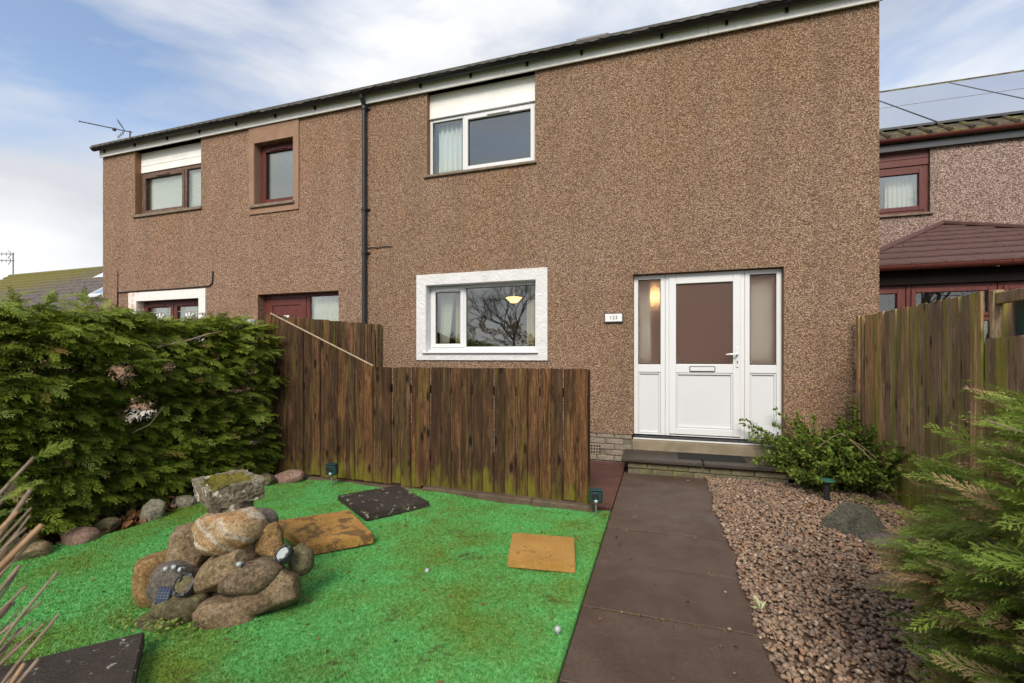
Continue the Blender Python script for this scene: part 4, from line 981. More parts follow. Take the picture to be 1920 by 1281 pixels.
for a, b, c, d in ((SX0, SX0 + .1, SY0, SY1), (SX1 - .1, SX1, SY0, SY1), ((SX0 + SX1) / 2 - .06, (SX0 + SX1) / 2 + .06, SY0, SY1), (SX0 + .1, SX1 - .1, SY0, SY0 + .1), (SX0 + .1, SX1 - .1, SY1 - .1, SY1)):
    skl.add([(x, y, zf(y) + h) for h in (0.05, 0.17) for y in (c, d) for x in (a, b)], [(0, 2, 3, 1), (4, 5, 7, 6), (0, 1, 5, 4), (2, 6, 7, 3), (0, 4, 6, 2), (1, 3, 7, 5)])
skl = obj('skylight', skl, 'white_panel', rf)
obj('pane', MB().add([(x, y, zf(y) + .13) for y in (SY0, SY1) for x in (SX0, SX1)], [(0, 1, 3, 2)]), 'solar_glass', skl)
A4 = tag(empty('tv_aerial', (-37.0, 17, RZ)), 'thin double television aerial above the distant mossy roof', 'aerial')
m = MB().tube([(-37.6, 17, RZ - .1), (-37.6, 17, RZ + 1.45)], .03, 6); obj('mast', m, 'aerial_metal', A4)
for z in (RZ + .95, RZ + 1.35):
    m = MB().tube([(-37.5, 17, z), (-39.6, 16.4, z + .05)], .022, 6)
    for t in np.linspace(.1, 1, 8): m.tube([(-37.5 - 2.1 * t, 17 - .6 * t, z - .1), (-37.5 - 2.1 * t, 17 - .6 * t, z + .12)], .012, 5)
    m.tube([(-37.9, 16.9, z - .25), (-37.7, 16.95, z), (-37.9, 16.9, z + .25)], .015, 5); obj('antenna', m, 'aerial_metal', A4)

# ------------------------------------------------------------------ fences
def board_mesh(w, t, h0, h1, zb=0.0, horizontal_axis='x'):
    """upright board; top runs from h0 (low end of the axis) to h1; slightly eased edges"""
    e = 0.007; a = w / 2
    prof = [(-a, -t / 2 + e), (-a + e, -t / 2), (a - e, -t / 2), (a, -t / 2 + e), (a, t / 2), (-a, t / 2)]
    vs = [(x, y, zb) for x, y in prof] + [(x, y, h0 + (h1 - h0) * (x + a) / w) for x, y in prof]
    n = 6; fs = [(i, (i + 1) % n, n + (i + 1) % n, n + i) for i in range(n)] + [tuple(reversed(range(n))), tuple(range(n, 2 * n))]
    me = bpy.data.meshes.new('fence_board'); me.from_pydata(vs, [], fs); return me
def add_board(parent, me, loc, rz, mat):
    if not me.materials: me.materials.append(MT[mat])
    o = link('fence_board', me, parent, loc); o.rotation_euler = (R(random.uniform(-.35, .35)), R(random.uniform(-.25, .25)), rz + R(random.uniform(-1.2, 1.2))); return o

FF = tag(empty('front_fence', (-2.4, 4.126, 0)), 'dark brown board fence with a sloping left end in front of the downstairs window', 'fence', 'board fences')
yF = 4.126; pitch = 0.1135
flat = [board_mesh(0.1095, 0.021, 1.244 + d, 1.244 + d * .6, z) for d, z in ((0, 0.035), (0.003, 0.02), (-0.003, 0.045))]
x = -0.62 - pitch / 2; k = 0
while x > -4.36:
    top0 = 1.246
    if x < -2.885:
        f0 = lambda xx: 1.246 + (min(-2.885, xx) + 2.885) * (-0.60 / 1.40)
        me = board_mesh(0.1095, 0.021, min(f0(x - .054), 1.845), min(f0(x + .054), 1.845), random.uniform(.03, .055))
        add_board(FF, me, (x, yF + random.uniform(-.004, .004) + (.005 if k % 2 else -.005), 0), 0, 'fence_wood')
    else: add_board(FF, flat[random.randrange(3)], (x, yF + random.uniform(-.004, .004) + (.005 if k % 2 else -.005), 0), 0, 'fence_wood')
    x -= pitch; k += 1
obj('top_rail', MB().tube([(-4.27, yF - .002, 1.852), (-2.89, yF - .002, 1.256)], 0.011, 4), 'cut_wood', FF)
for z in (0.30, 0.98): obj('rail', MB().box(-4.35, -0.63, yF + .021, yF + .055, z, z + .085, .004), 'fence_wood', FF)
for x in (-0.665, -2.35, -4.30): obj('post', MB().box(x - .045, x + .045, yF + .0555, yF + .14, -0.02, 1.235 if x > -3 else 1.84, .006), 'fence_wood', FF)

DF = tag(empty('dividing_fence', (-4.2, 5.0, 0)), 'taller lichen-streaked board fence running back to the house wall beside the downpipe', 'fence', 'board fences')
A_, B_ = Vector((-4.36, 4.20, 0)), Vector((-4.055, 5.95, 0)); dv = (B_ - A_).normalized(); L = (B_ - A_).length; ang = math.atan2(dv.y, dv.x)
dm = [board_mesh(0.100, 0.020, 1.838 + d, 1.842 + d, 0.03) for d in (0, .004, -.005)]
n = int(L / 0.106)
for k in range(n + 1):
    p = A_ + dv * (0.05 + k * 0.106); off = Vector((dv.y, -dv.x, 0)) * (0.0 if k % 2 else 0.012)
    add_board(DF, dm[k % 3], p + off, ang, 'fence_wood_grey')
for z in (0.35, 1.40):
    q0, q1 = A_ + Vector((-.045, 0.02, z)), B_ + Vector((-.045, -.02, z)); obj('rail', MB().tube([q0, q1], .035, 4), 'fence_wood_grey', DF)
obj('post', MB().box(-4.49, -4.40, 4.26, 4.35, -.02, 1.82, .006), 'fence_wood_grey', DF); obj('post', MB().box(-4.24, -4.15, 5.86, 5.95, -.02, 1.82, .006), 'fence_wood_grey', DF)

RF = tag(empty('boundary_fence', (2.07, 4.2, 0)), 'green-stained board fence along the right side of the gravel', 'fence', 'board fences')
rm = [board_mesh(0.112, 0.021, 1.795 + d, 1.79 + d, 0.03) for d in (0, .004, -.004)]
rl = [board_mesh(0.118, 0.021, 1.482 + d, 1.48 + d, 0.03) for d in (0, .004, -.003)]
y = 5.90; k = 0
while y > 0.9:
    hi = y > 3.93
    add_board(RF, (rm if hi else rl)[k % 3], (2.07 + (0.012 if k % 2 else 0), y - .058, 0), R(90), 'fence_wood_old')
    y -= 0.118; k += 1
for z in (0.35, 1.25): obj('rail', MB().box(2.095, 2.14, 0.9, 5.92, z, z + .08, .004), 'fence_wood_old', RF)
for y in (5.90, 3.90, 2.0): obj('post', MB().box(2.141, 2.23, y - .045, y + .045, -.02, 1.78 if y > 3 else 1.45, .006), 'fence_wood_old', RF)
obj('post', MB().box(2.035, 2.058, 5.835, 5.90, 0, 1.80, .004), 'fence_wood_old', RF)
gp = tag(empty('open_fence_panel', (2.16, 3.55, 0)), 'mossy timber frame with a square opening rising above the lower right fence', 'fence panel')
obj('post', MB().box(2.10, 2.16, 3.86, 3.905, 0, 1.80, .004), 'fence_wood_old', gp); obj('post', MB().box(2.14, 2.18, 3.46, 3.62, 0, 1.775, .004), 'fence_wood_old', gp)
obj('rail', MB().box(2.11, 2.15, 3.4605, 3.8595, 1.705, 1.78, .004), 'fence_wood_old', gp)
obj('back_board', MB().box(2.20, 2.215, 3.64, 3.84, 1.2, 1.74, .003), 'teal_plastic', gp)
obj('rail', MB().box(2.155, 2.195, 3.0, 3.4595, 1.705, 1.775, .004), 'fence_wood_old', gp)

# concrete edging under the front fence
KE = [(-2.25, -1.12, 4.045, 'long concrete edging strip at the foot of the front fence'), (-1.11, -0.545, 4.01, 'short concrete edging block by the path end of the front fence'), (-4.0, -2.26, 4.06, 'half-buried edging strip below the sloping end of the front fence')]
for xa, xb, yy, lab in KE:
    o = obj('edging_kerb', MB().box(xa, xb, yy - .045, yy + .045, -.03, 0.058 if xa > -3 else 0.03, .012), 'kerb_concrete', None, ((xa + xb) / 2, yy, 0)); tag(o, lab, 'kerb', 'concrete edging strips'); o.rotation_euler = (0, R(.4), R(-.6))

# ------------------------------------------------------------------ loose slabs on the lawn
def quad_slab(name, pts, t, z, mat, label, tilt=0.0):
    c = sum((Vector((x, y, 0)) for x, y in pts), Vector()) / 4
    bm = bmesh.new(); n = len(pts)
    vs = [bm.verts.new((x - c.x, y - c.y, 0)) for x, y in pts] + [bm.verts.new((x - c.x, y - c.y, t)) for x, y in pts]
    for f in [(3, 2, 1, 0), (4, 5, 6, 7), (0, 1, 5, 4), (1, 2, 6, 5), (2, 3, 7, 6), (3, 0, 4, 7)]: bm.faces.new([vs[i] for i in f])
    bmesh.ops.bevel(bm, geom=bm.edges[:], offset=.006, segments=2, affect='EDGES'); bmesh.ops.recalc_face_normals(bm, faces=bm.faces[:])
    me = bpy.data.meshes.new(name); bm.to_mesh(me); bm.free(); me.materials.append(MT[mat])
    o = link(name, me, None, (c.x, c.y, z)); o.rotation_euler = (R(tilt), R(tilt * .5), 0); return tag(o, label, 'paving slab', 'loose slabs on the lawn')
quad_slab('lawn_slab', [(-2.835, 3.50), (-2.27, 3.14), (-1.94, 3.60), (-2.49, 3.97)], .055, .02, 'slab_dark', 'dark lichen-spotted slab lying near the front fence')
quad_slab('lawn_slab', [(-2.83, 2.78), (-2.25, 2.46), (-1.95, 2.79), (-2.45, 3.17)], .07, .018, 'slab_ochre', 'large weathered ochre slab right of the rock pile')
quad_slab('lawn_slab', [(-1.03, 3.18), (-0.925, 2.75), (-0.50, 2.80), (-0.585, 3.23)], .055, .012, 'slab_ochre_smooth', 'small square ochre slab close to the path')
quad_slab('lawn_slab', [(-2.24, 0.65), (-1.82, 1.12), (-2.29, 1.49), (-2.70, 1.03)], .06, .015, 'slab_dark', 'dark lichen-spotted slab nearest the camera at the lower left')

# ------------------------------------------------------------------ rocks
def rock(name, c, dim, mat, label, tilt=0, seed=0, cuts=7, yaw=18, cat='rock', group='stones of the rock pile', rough=0.10):
    r2 = np.random.default_rng(seed + 100)
    bm = bmesh.new(); bmesh.ops.create_icosphere(bm, subdivisions=4, radius=1.0)
    P = np.array([v.co[:] for v in bm.verts])
    P = np.sign(P) * np.abs(P) ** 0.86; 
    for _ in range(cuts):
        nrm = r2.normal(size=3); nrm /= np.linalg.norm(nrm); h = r2.uniform(.62, .92)
        dd = P @ nrm - h; P -= np.where(dd > 0, dd * .80, 0)[:, None] * nrm
    off = r2.random(3) * 50
    for i, v in enumerate(bm.verts):
        p = Vector(P[i]); s = 1 + rough * mnoise.fractal(p * 1.3 + Vector(off), 1.0, 2.0, 4) + 0.03 * mnoise.noise(p * 5 + Vector(off)); v.co = p * s
    for v in bm.verts: v.co = Vector((v.co.x * dim[0] / 2, v.co.y * dim[1] / 2, v.co.z * dim[2] / 2))
    me = bpy.data.meshes.new(name); bm.to_mesh(me); bm.free(); me.materials.append(MT[mat]); me.shade_smooth()
    o = link(name, me, None, c); o.rotation_euler = (Matrix.Rotation(R(yaw), 3, 'Z') @ Matrix.Rotation(R(-tilt), 3, 'Y')).to_euler()
    return tag(o, label, cat, group)
rock('rock', (-2.251, 1.896, 0.411), (.36, .30, .235), 'rock_orange', 'large orange and cream streaked boulder directly under the stone trough', 4, 1)
rock('rock', (-2.440, 1.975, 0.385), (.20, .20, .18), 'rock_tan', 'small tan rock peeping out left behind the streaked boulder', 0, 2)
rock('rock', (-2.245, 2.075, 0.385), (.21, .18, .16), 'rock_grey', 'rounded grey rock behind the right of the streaked boulder', 0, 3)
rock('rock', (-2.165, 2.040, 0.335), (.12, .12, .16), 'rock_tan', 'small tan wedge between streaked boulder and upright rock', 0, 4)
rock('rock', (-2.565, 1.930, 0.250), (.30, .28, .32), 'rock_brown', 'broad brown rock on the left shoulder of the pile', 20, 5)
rock('rock', (-2.068, 2.010, 0.310), (.15, .17, .23), 'rock_ochre', 'upright ochre rock at the right shoulder of the pile', -8, 6)
rock('rock', (-2.240, 1.875, 0.222), (.40, .28, .20), 'rock_tan', 'pointed tan wedge in the middle of the pile', 26, 7)
rock('rock', (-2.035, 1.845, 0.195), (.34, .22, .19), 'rock_speck', 'speckled brown oval rock leaning right of the middle', 28, 8, rough=.07)
rock('rock', (-1.985, 1.915, 0.095), (.46, .28, .26), 'rock_brown', 'long brown boulder along the lower right of the pile', 22, 9)
rock('rock', (-2.150, 1.805, 0.035), (.34, .26, .17), 'rock_brown', 'flat brown foot rock at the bottom right of the pile', 6, 19)
rock('rock', (-2.700, 1.840, 0.105), (.27, .30, .32), 'rock_ochre', 'smooth ochre rock at the far left of the pile', 24, 10, rough=.06)
rock('rock', (-2.540, 1.800, 0.120), (.27, .22, .24), 'rock_grey', 'grey slanting rock behind the little solar panel', 28, 11)
rock('rock', (-2.395, 1.745, 0.050), (.27, .22, .175), 'rock_green', 'greenish angular rock at the front foot of the pile', 10, 12)
rock('rock', (-1.890, 2.045, 0.235), (.13, .16, .17), 'rock_green', 'small round rock behind the right solar disc', 0, 13)
rock('rock', (-2.34, 1.93, 0.03), (.40, .26, .20), 'rock_dark', 'rock sunk in the hollow centre of the pile, coloured dark as gap shade', 0, 14)  # dark colour stands in for shade in the gaps between the rocks
rock('rock', (-2.32, 2.03, 0.17), (.46, .26, .40), 'rock_dark', 'dark core rock mostly hidden behind the streaked boulder', 0, 15)
rock('rock', (-2.43, 1.72, -0.012), (.36, .22, .07), 'rock_green', 'thin flat stone under the front foot of the pile', 0, 16)
g2 = 'stones along the hedge foot'
rock('stone', (-3.95, 3.75, 0.05), (.24, .2, .15), 'rock_green', 'mossy green stone at the fence end of the hedge', 0, 21, group=g2, cat='stone')
rock('stone', (-4.02, 2.93, 0.055), (.21, .16, .14), 'rock_pale', 'pale grey oval stone behind the trough under the hedge', 0, 22, 4, group=g2, cat='stone')
rock('stone', (-3.94, 2.62, 0.08), (.20, .20, .21), 'rock_pale', 'large cream rounded stone beside rusty leaves under the hedge', 18, 23, 6, group=g2, cat='stone')
rock('stone', (-4.05, 2.37, 0.05), (.15, .15, .13), 'rock_green', 'small dull stone under the hedge between cream and pink stones', 0, 24, group=g2, cat='stone')
rock('stone', (-3.97, 2.14, 0.055), (.25, .2, .14), 'rock_pink', 'pinkish oval stone under the hedge', 3, 25, 4, group=g2, cat='stone', rough=.05)
rock('stone', (-3.97, 1.85, 0.06), (.26, .22, .16), 'rock_tan', 'tan stone at the camera end of the hedge foot', 8, 26, group=g2, cat='stone')
rock('stone', (-3.80, 3.92, 0.05), (.34, .18, .16), 'rock_pink', 'dark reddish lump between hedge and front fence', 10, 27, group=g2, cat='stone')
g3 = 'boulders in the gravel'
bm = bmesh.new()
for p in ((-.24, .02, -.05), (.02, -.20, -.05), (.26, -.10, -.05), (.20, .18, -.05), (-.10, .16, -.05), (-.03, .04, .215), (.12, -.01, .185), (.04, -.11, .12), (.20, .02, .06), (-.16, .04, .07)): bm.verts.new(p)
bmesh.ops.convex_hull(bm, input=bm.verts[:]); bmesh.ops.triangulate(bm, faces=bm.faces[:])
bmesh.ops.bevel(bm, geom=bm.edges[:], offset=.008, segments=2, affect='EDGES'); bmesh.ops.subdivide_edges(bm, edges=bm.edges[:], cuts=3, use_grid_fill=True); bm.normal_update()
for v in bm.verts: v.co += v.normal * (.005 * mnoise.fractal(v.co * 9, 1, 2, 4))
me = bpy.data.meshes.new('boulder'); bm.to_mesh(me); bm.free(); me.materials.append(MT['rock_dark'])
tag(link('boulder', me, None, (1.40, 4.14, 0.03)), 'dark ridged boulder in the gravel below the bollard light', 'boulder', g3)
rock('boulder', (1.30, 3.22, 0.018), (.34, .22, .09), 'rock_tan', 'low flat tan rock half sunk in the gravel', 0, 32, group=g3, cat='boulder')
rock('boulder', (1.58, 3.95, 0.02), (.40, .25, .12), 'rock_grey', 'grey flat rock under the right conifer tips', 0, 33, group=g3, cat='boulder')

# stone trough on the pile
TR = tag(empty('stone_trough', (-2.431, 2.047, 0.49)), 'lichen-crusted rectangular stone trough with moss, balanced on the rock pile', 'trough')
bm = bmesh.new(); W, D, Hh = 0.285, 0.37, 0.115
def grid_box(bm, W, D, H, n):
    bmesh.ops.create_cube(bm, size=1)
    for v in bm.verts: v.co = Vector((v.co.x * W * (1.0 if v.co.z > 0 else .93), v.co.y * D * (1.0 if v.co.z > 0 else .93), (v.co.z + .5) * H))
    bmesh.ops.subdivide_edges(bm, edges=bm.edges[:], cuts=n, use_grid_fill=True)
grid_box(bm, W, D, Hh, 23)
for v in bm.verts:
    if v.co.z > Hh - 1e-4:
        ix = max(0, min(1, (W / 2 - .035 - abs(v.co.x)) / .014)); iy = max(0, min(1, (D / 2 - .035 - abs(v.co.y)) / .014)); v.co.z -= 0.05 * min(ix, iy)
bm.normal_update()
for v in bm.verts:
    nn = mnoise.fractal(v.co * 14, 1.0, 2.0, 5) * .013 + mnoise.noise(v.co * 60) * .004; v.co += v.normal * nn
me = bpy.data.meshes.new('trough'); bm.to_mesh(me); bm.free(); me.materials.append(MT['trough_stone'])
Rt = (Matrix.Rotation(R(65), 3, 'Z') @ Matrix.Rotation(R(-3), 3, 'Y')).to_euler()
o = link('basin', me, TR, (-2.431, 2.047, 0.520)); o.rotation_euler = Rt
bm = bmesh.new(); bmesh.ops.create_grid(bm, x_segments=50, y_segments=40, size=.5)
for v in bm.verts:
    v.co = Vector((v.co.x * (W - .012), v.co.y * (D - .012), 0)); rim = max(abs(v.co.x) / (W / 2), abs(v.co.y) / (D / 2))
    inner = min(1, max(0, (W / 2 - .04 - abs(v.co.x)) / .02), max(0, (D / 2 - .04 - abs(v.co.y)) / .02))
    nz_ = mnoise.fractal(v.co * 18 + Vector((3, 1, 0)), 1, 2, 4)
    v.co.z = Hh - 0.034 * inner + 0.016 * nz_ - (0.004 if inner < .1 else 0) - 0.014 * max(0, v.co.x / W + .1) - (0.02 if rim > .97 else 0)
me = bpy.data.meshes.new('moss'); bm.to_mesh(me); bm.free(); me.materials.append(MT['moss']); me.shade_smooth()
o = link('moss', me, TR, (-2.431, 2.047, 0.522)); o.rotation_euler = Rt
o = obj('support_stone', MB().box(-2.47, -2.27, 1.93, 2.08, 0.46, 0.53, .01), 'trough_stone', TR)

# garden lights on the pile
def disc_light(c, r, normal, label, ring, face):
    t = tag(empty('solar_disc_light', c), label, 'garden light', 'solar disc lights'); rot = Vector(normal).to_track_quat('Z', 'Y').to_euler()
    m = MB().lathe((0, 0, 0), [(r * .9, -.022), (r, -.015), (r, .012), (r * .93, .018), (r * .80, .019), (r * .78, .012)], 28)
    a = obj('housing', m, ring, None); a.parent = t; a.location = (0, 0, 0); a.rotation_euler = rot
    a = obj('lens', MB().lathe((0, 0, 0.0125), [(r * .76, 0), (r * .70, .006), (r * .3, .008)], 24), face, None); a.parent = t; a.location = (0, 0, 0); a.rotation_euler = rot
    m = MB()
    for k in range(6):
        q = k * math.pi / 3; m.box(r * .86 * math.cos(q) - .008, r * .86 * math.cos(q) + .008, r * .86 * math.sin(q) - .008, r * .86 * math.sin(q) + .008, .0185, .0225)
    a = obj('lugs', m, 'solar_frame', None); a.parent = t; a.location = (0, 0, 0); a.rotation_euler = rot
disc_light((-1.88, 1.905, 0.315), .046, (-.1, -.62, .7), 'round solar disc light with pale lens on the right of the rock pile', 'black_plastic', 'pale_bulb')
disc_light((-2.348, 1.722, 0.172), .058, (.15, -.75, .5), 'black-rimmed disc light with dull brown lens beside the small solar panel', 'black_plastic', 'rock_green')
SP = tag(empty('solar_charger', (-2.43, 1.675, 0.12)), 'tiny gridded solar panel on a stalk at the front of the rock pile', 'solar panel')
rot = (Matrix.Rotation(R(14), 3, 'Z') @ Matrix.Rotation(R(62), 3, 'X')).to_euler()
def loc_obj(name, mb, mat, parent, loc, rot):
    a = obj(name, mb, mat, None); a.parent = parent; a.location = Vector(loc) - origin(parent); a.rotation_euler = rot; return a
loc_obj('panel_case', MB().box(-.037, .037, -.040, .040, -.006, .004, .003), 'black_plastic', SP, (-2.43, 1.672, 0.128), rot)
loc_obj('cells', MB().box(-.033, .033, -.036, .036, .0045, .0060), 'solar_cell', SP, (-2.43, 1.672, 0.128), rot)
m = MB()
for k in range(4): m.box(-.033 + .0165 * (k + .5) - .0003, -.033 + .0165 * (k + .5) + .0003, -.036, .036, .0061, .0066)
for k in (-.012, .0, .012): m.box(-.033, .033, k - .0004, k + .0004, .0067, .0072)
loc_obj('cell_lines', m, 'grey_metal', SP, (-2.43, 1.672, 0.128), rot)
obj('stalk', MB().tube([(-2.425, 1.69, .12), (-2.41, 1.73, .10), (-2.40, 1.76, .06)], .007, 6), 'black_plastic', SP)
obj('cable', MB().tube([(-2.41, 1.70, .14), (-2.385, 1.705, .16), (-2.36, 1.71, .205), (-2.39, 1.735, .245), (-2.45, 1.745, .25)], .005, 6), 'black_plastic', SP)
for i, (p, lab) in enumerate((((-2.505, 1.735, 0.226), 'leftmost of three small silver bulbs on the grey slanting rock'), ((-2.445, 1.735, 0.244), 'middle of three small silver bulbs on the grey slanting rock'), ((-2.398, 1.735, 0.238), 'rightmost of three small silver bulbs on the grey slanting rock'), ((-2.03, 1.765, 0.305), 'single silver bulb above the speckled oval rock'))):
    t = tag(empty('bulb_light', p), lab, 'garden light', 'small bulb lights')
    a = loc_obj('bulb', MB().lathe((0, 0, 0), [(.003, -.015), (.010, -.010), (.0135, 0), (.011, .009), (.004, .0135)], 14), 'pale_bulb', t, p, (R(70), 0, R(20))); a.data.shade_smooth()
    loc_obj('cap', MB().lathe((0, 0, -.030), [(.011, 0), (.012, .014), (.008, .018)], 10), 'grey_metal', t, p, (R(70), 0, R(20)))

# ultrasonic animal scarers
def scarer(p, rz, label):
    t = tag(empty('animal_scarer', p), label, 'garden device', 'animal scarers'); t.rotation_euler = (0, 0, rz); h = 0.115
    def part(n, mb, m_): a = obj(n, mb, m_, None); a.parent = t; a.location = (0, 0, 0); return a
    b = part('housing', MB().box(-.056, .056, -.030, .045, h, h + .105, .012), 'teal_plastic')
    a = part('speaker_ring', MB().lathe((0, 0, 0), [(.030, 0), (.032, .006), (.024, .008), (.020, .002)], 20), 'black_plastic'); a.location = (-.006, -.030, h + .060); a.rotation_euler = (R(90), 0, 0)
    a = part('sensor_lens', MB().lathe((0, 0, 0), [(.016, 0), (.014, .006), (.006, .010)], 14), 'pale_bulb'); a.location = (0, -.030, h + .018); a.rotation_euler = (R(90), 0, 0)
    part('visor', MB().box(-.058, .058, -.040, .047, h + .105, h + .112, .003), 'teal_plastic')
    part('stake', MB().tube([(0, .005, h + .004), (0, .005, -.03)], [.010, .006], 8), 'grey_metal')
scarer((-3.20, 3.86, 0.03), R(10), 'dark teal box on a stake below the sloping end of the front fence')
scarer((-0.515, 3.86, 0.015), R(8), 'dark teal box on a stake at the path corner of the front fence')
# bollard light
BL = tag(empty('bollard_light', (1.472, 4.934, 0)), 'short dark stake light with round green cap standing in the gravel', 'garden light')
obj('stem', MB().tube([(1.472, 4.934, -.02), (1.472, 4.934, .185)], .026, 14), 'black_plastic', BL)
obj('cap', MB().lathe((1.472, 4.934, .185), [(.028, 0), (.05, .006), (.066, .014), (.066, .022), (.045, .034), (.015, .040)], 24), 'green_cap', BL)
for p, r, lab in (((-0.474, 2.17, .034), .0165, 'pale glass ball light lying on the turf near the path'), ((-1.375, 2.52, .030), .015, 'tiny pale ball lying in the middle of the turf')):
    t = tag(empty('ball_light', p), lab, 'ball'); bm = bmesh.new(); bmesh.ops.create_uvsphere(bm, u_segments=20, v_segments=12, radius=r); me = bpy.data.meshes.new('globe'); bm.to_mesh(me); bm.free(); me.materials.append(MT['pale_bulb']); me.shade_smooth()
    link('globe', me, t, p); obj('collar', MB().lathe((p[0], p[1], p[2] - r - .002), [(r * .7, -.008), (r * .75, .003), (r * .5, .006)], 12), 'grey_metal', t)

# ------------------------------------------------------------------ foliage builders
def spray_template(npair, sub, w=0.014, ang=44, seed=1, spread=0.42):
    r2 = np.random.default_rng(seed); V = []; F = []; T = []
    def tri(a, b, c, ta, tb, tc_):
        i = len(V); V.extend([a, b, c]); F.append((i, i + 1, i + 2)); T.extend([ta, tb, tc_])
    def kite(p, d, L, w, t0, t1):
        q = np.array([-d[1], d[0], 0]); m_ = p + d * L * .45 + np.array([0, 0, r2.normal(0, .012)]); e = p + d * L + np.array([0, 0, r2.normal(0, .03)])
        tri(p, m_ + q * w, m_ - q * w, t0, .5 * (t0 + t1), .5 * (t0 + t1)); tri(m_ - q * w, m_ + q * w, e, .5 * (t0 + t1), .5 * (t0 + t1), t1)
    kite(np.zeros(3), np.array([1., 0, 0]), 1.0, w * .8, 0, 1)
    for i in range(npair):
        t = .06 + .90 * (i + .5) / npair
        for s in (-1, 1):
            L = (spread * (1 - t) ** .75 * min(1, .45 + 2.2 * t) + .07) * r2.uniform(.75, 1.2); a = R(ang + r2.normal(0, 7)) * s
            d = np.array([math.cos(a), math.sin(a), 0]); p = np.array([t + r2.normal(0, .01), 0, -.10 * t * t])
            kite(p, d, L, w, .25 + .3 * t, .45 + .55 * t)
            for j in range(sub):
                u = .25 + .65 * (j + .5) / sub
                for s2 in (-1, 1):
                    l2 = L * .40 * (1 - u * .6) * r2.uniform(.7, 1.2); a2 = a + s2 * R(38); d2 = np.array([math.cos(a2), math.sin(a2), 0]); pp = p + d * L * u; q2 = np.array([-d2[1], d2[0], 0]) * w * .75
                    e = pp + d2 * l2; e[2] += r2.normal(0, .02); tri(pp - q2, pp + q2, e, .3 + .3 * t, .3 + .3 * t, .6 + .4 * t)
    V = np.array(V); V[:, 2] -= 0.22 * V[:, 0] ** 2
    return V, np.array(F), np.array(T)
def unit(a): return a / np.maximum(np.linalg.norm(a, axis=1, keepdims=True), 1e-9)
def place(tmpls, P, D, S, tint, dead, tipgain=1.0, roll=0.7):
    """scatter templates: P roots, D directions, S lengths"""
    Vs, Fs, Ts = [], [], []; base = 0; pick = rng.integers(0, len(tmpls), len(P))
    for k, (V, F, T) in enumerate(tmpls):
        m = pick == k; n = m.sum()
        if not n: continue
        d = unit(D[m]); up = np.tile([0., 0, 1.], (n, 1)) + rng.normal(0, roll, (n, 3)); lat = unit(np.cross(up, d)); nrm = np.cross(d, lat)
        W = (V[None, :, 0, None] * d[:, None] + V[None, :, 1, None] * lat[:, None] + V[None, :, 2, None] * nrm[:, None]) * S[m][:, None, None] + P[m][:, None]
        Vs.append(W.reshape(-1, 3)); Fs.append((F[None] + (base + len(V) * np.arange(n))[:, None, None]).reshape(-1, 3)); base += n * len(V)
        Ts.append(np.stack([np.repeat(tint[m], len(V)), np.clip(np.tile(T, n) ** 2.2 * np.repeat(tipgain[m] if hasattr(tipgain, '__len__') else np.full(n, tipgain), len(V)), 0, 1), np.repeat(dead[m], len(V))], -1))
    return np.vstack(Vs), np.vstack(Fs), np.vstack(Ts)
def fbm2(a, b, s=0.0):
    return (np.sin(a * 2.3 + 1.3 * np.sin(b * 1.9 + s)) + np.sin(b * 3.1 + 1.7 * np.sin(a * 2.7 + 2 * s)) * .8 + .5 * np.sin(a * 6.1 + b * 5.3 + s) + .4 * np.sin(a * 11.3 - b * 9.1 + s)) / 2.7

# ---- conifer hedge on the left
HG = tag(empty('conifer_hedge', (-4.6, 2.6, 0)), 'dense dark green conifer hedge along the left of the lawn', 'hedge')
ht = [spray_template(9, 1, .026, 40, s, .42) for s in (1, 2, 3, 4)]
def hedge_top(y): return 1.645 + .11 * np.clip((y - 2.7) / 1.0, 0, 1) + .06 * np.sin(y * 2.9 + .5) + .04 * np.sin(y * 7.3)
def fans(tips, dirs, length, nper, smin, smax, flat=.55, tmin=.25):
    """sprays set along branches, spread sideways so that they form layered fans"""
    nb = len(tips); t = tmin + (1 - tmin) * rng.random((nb, nper)); d = unit(dirs); side = unit(np.cross(np.tile([0., 0, 1.], (nb, 1)), d))
    sw = rng.normal(0, flat, (nb, nper)) * (1.25 - .6 * t); root = tips[:, None] - d[:, None] * ((1 - t) * length)[..., None] + side[:, None] * (sw * .10)[..., None]
    D = d[:, None] + side[:, None] * sw[..., None] + rng.normal(0, .16, (nb, nper, 3)); S = rng.uniform(smin, smax, (nb, nper)) * (1.1 - .35 * t)
    return root.reshape(-1, 3), D.reshape(-1, 3), S.ravel(), np.repeat(np.arange(nb), nper)
nb = 900; y1 = .95 + 3.08 * rng.random(nb); z1 = .12 + (hedge_top(y1) - .10) * rng.random(nb)
x1 = -4.20 + .15 * fbm2(y1 * 1.7, z1 * 1.9) + .05 * rng.normal(size=nb) - .14 * np.clip((z1 - 1.30) / .35, 0, 1) + .05 * np.clip(.5 - z1, 0, .5)
Pa, Da, Sa, ia = fans(np.stack([x1, y1, z1], -1), np.stack([np.ones(nb), rng.normal(.15, .45, nb), rng.normal(.10, .22, nb)], -1), .40, 13, .13, .26)
nt2 = 230; y2 = .95 + 3.08 * rng.random(nt2); x2 = -4.35 - .75 * rng.random(nt2)
Pb, Db, Sb, ib = fans(np.stack([x2, y2, hedge_top(y2) + .03 * rng.normal(size=nt2)], -1), np.stack([rng.normal(.55, .5, nt2), rng.normal(.35, .5, nt2), rng.uniform(.15, .7, nt2)], -1), .33, 12, .12, .23)
n3 = 2600; y3 = .95 + 3.10 * rng.random(n3); x3 = -4.50 - .65 * rng.random(n3); z3 = .1 + 1.42 * rng.random(n3)
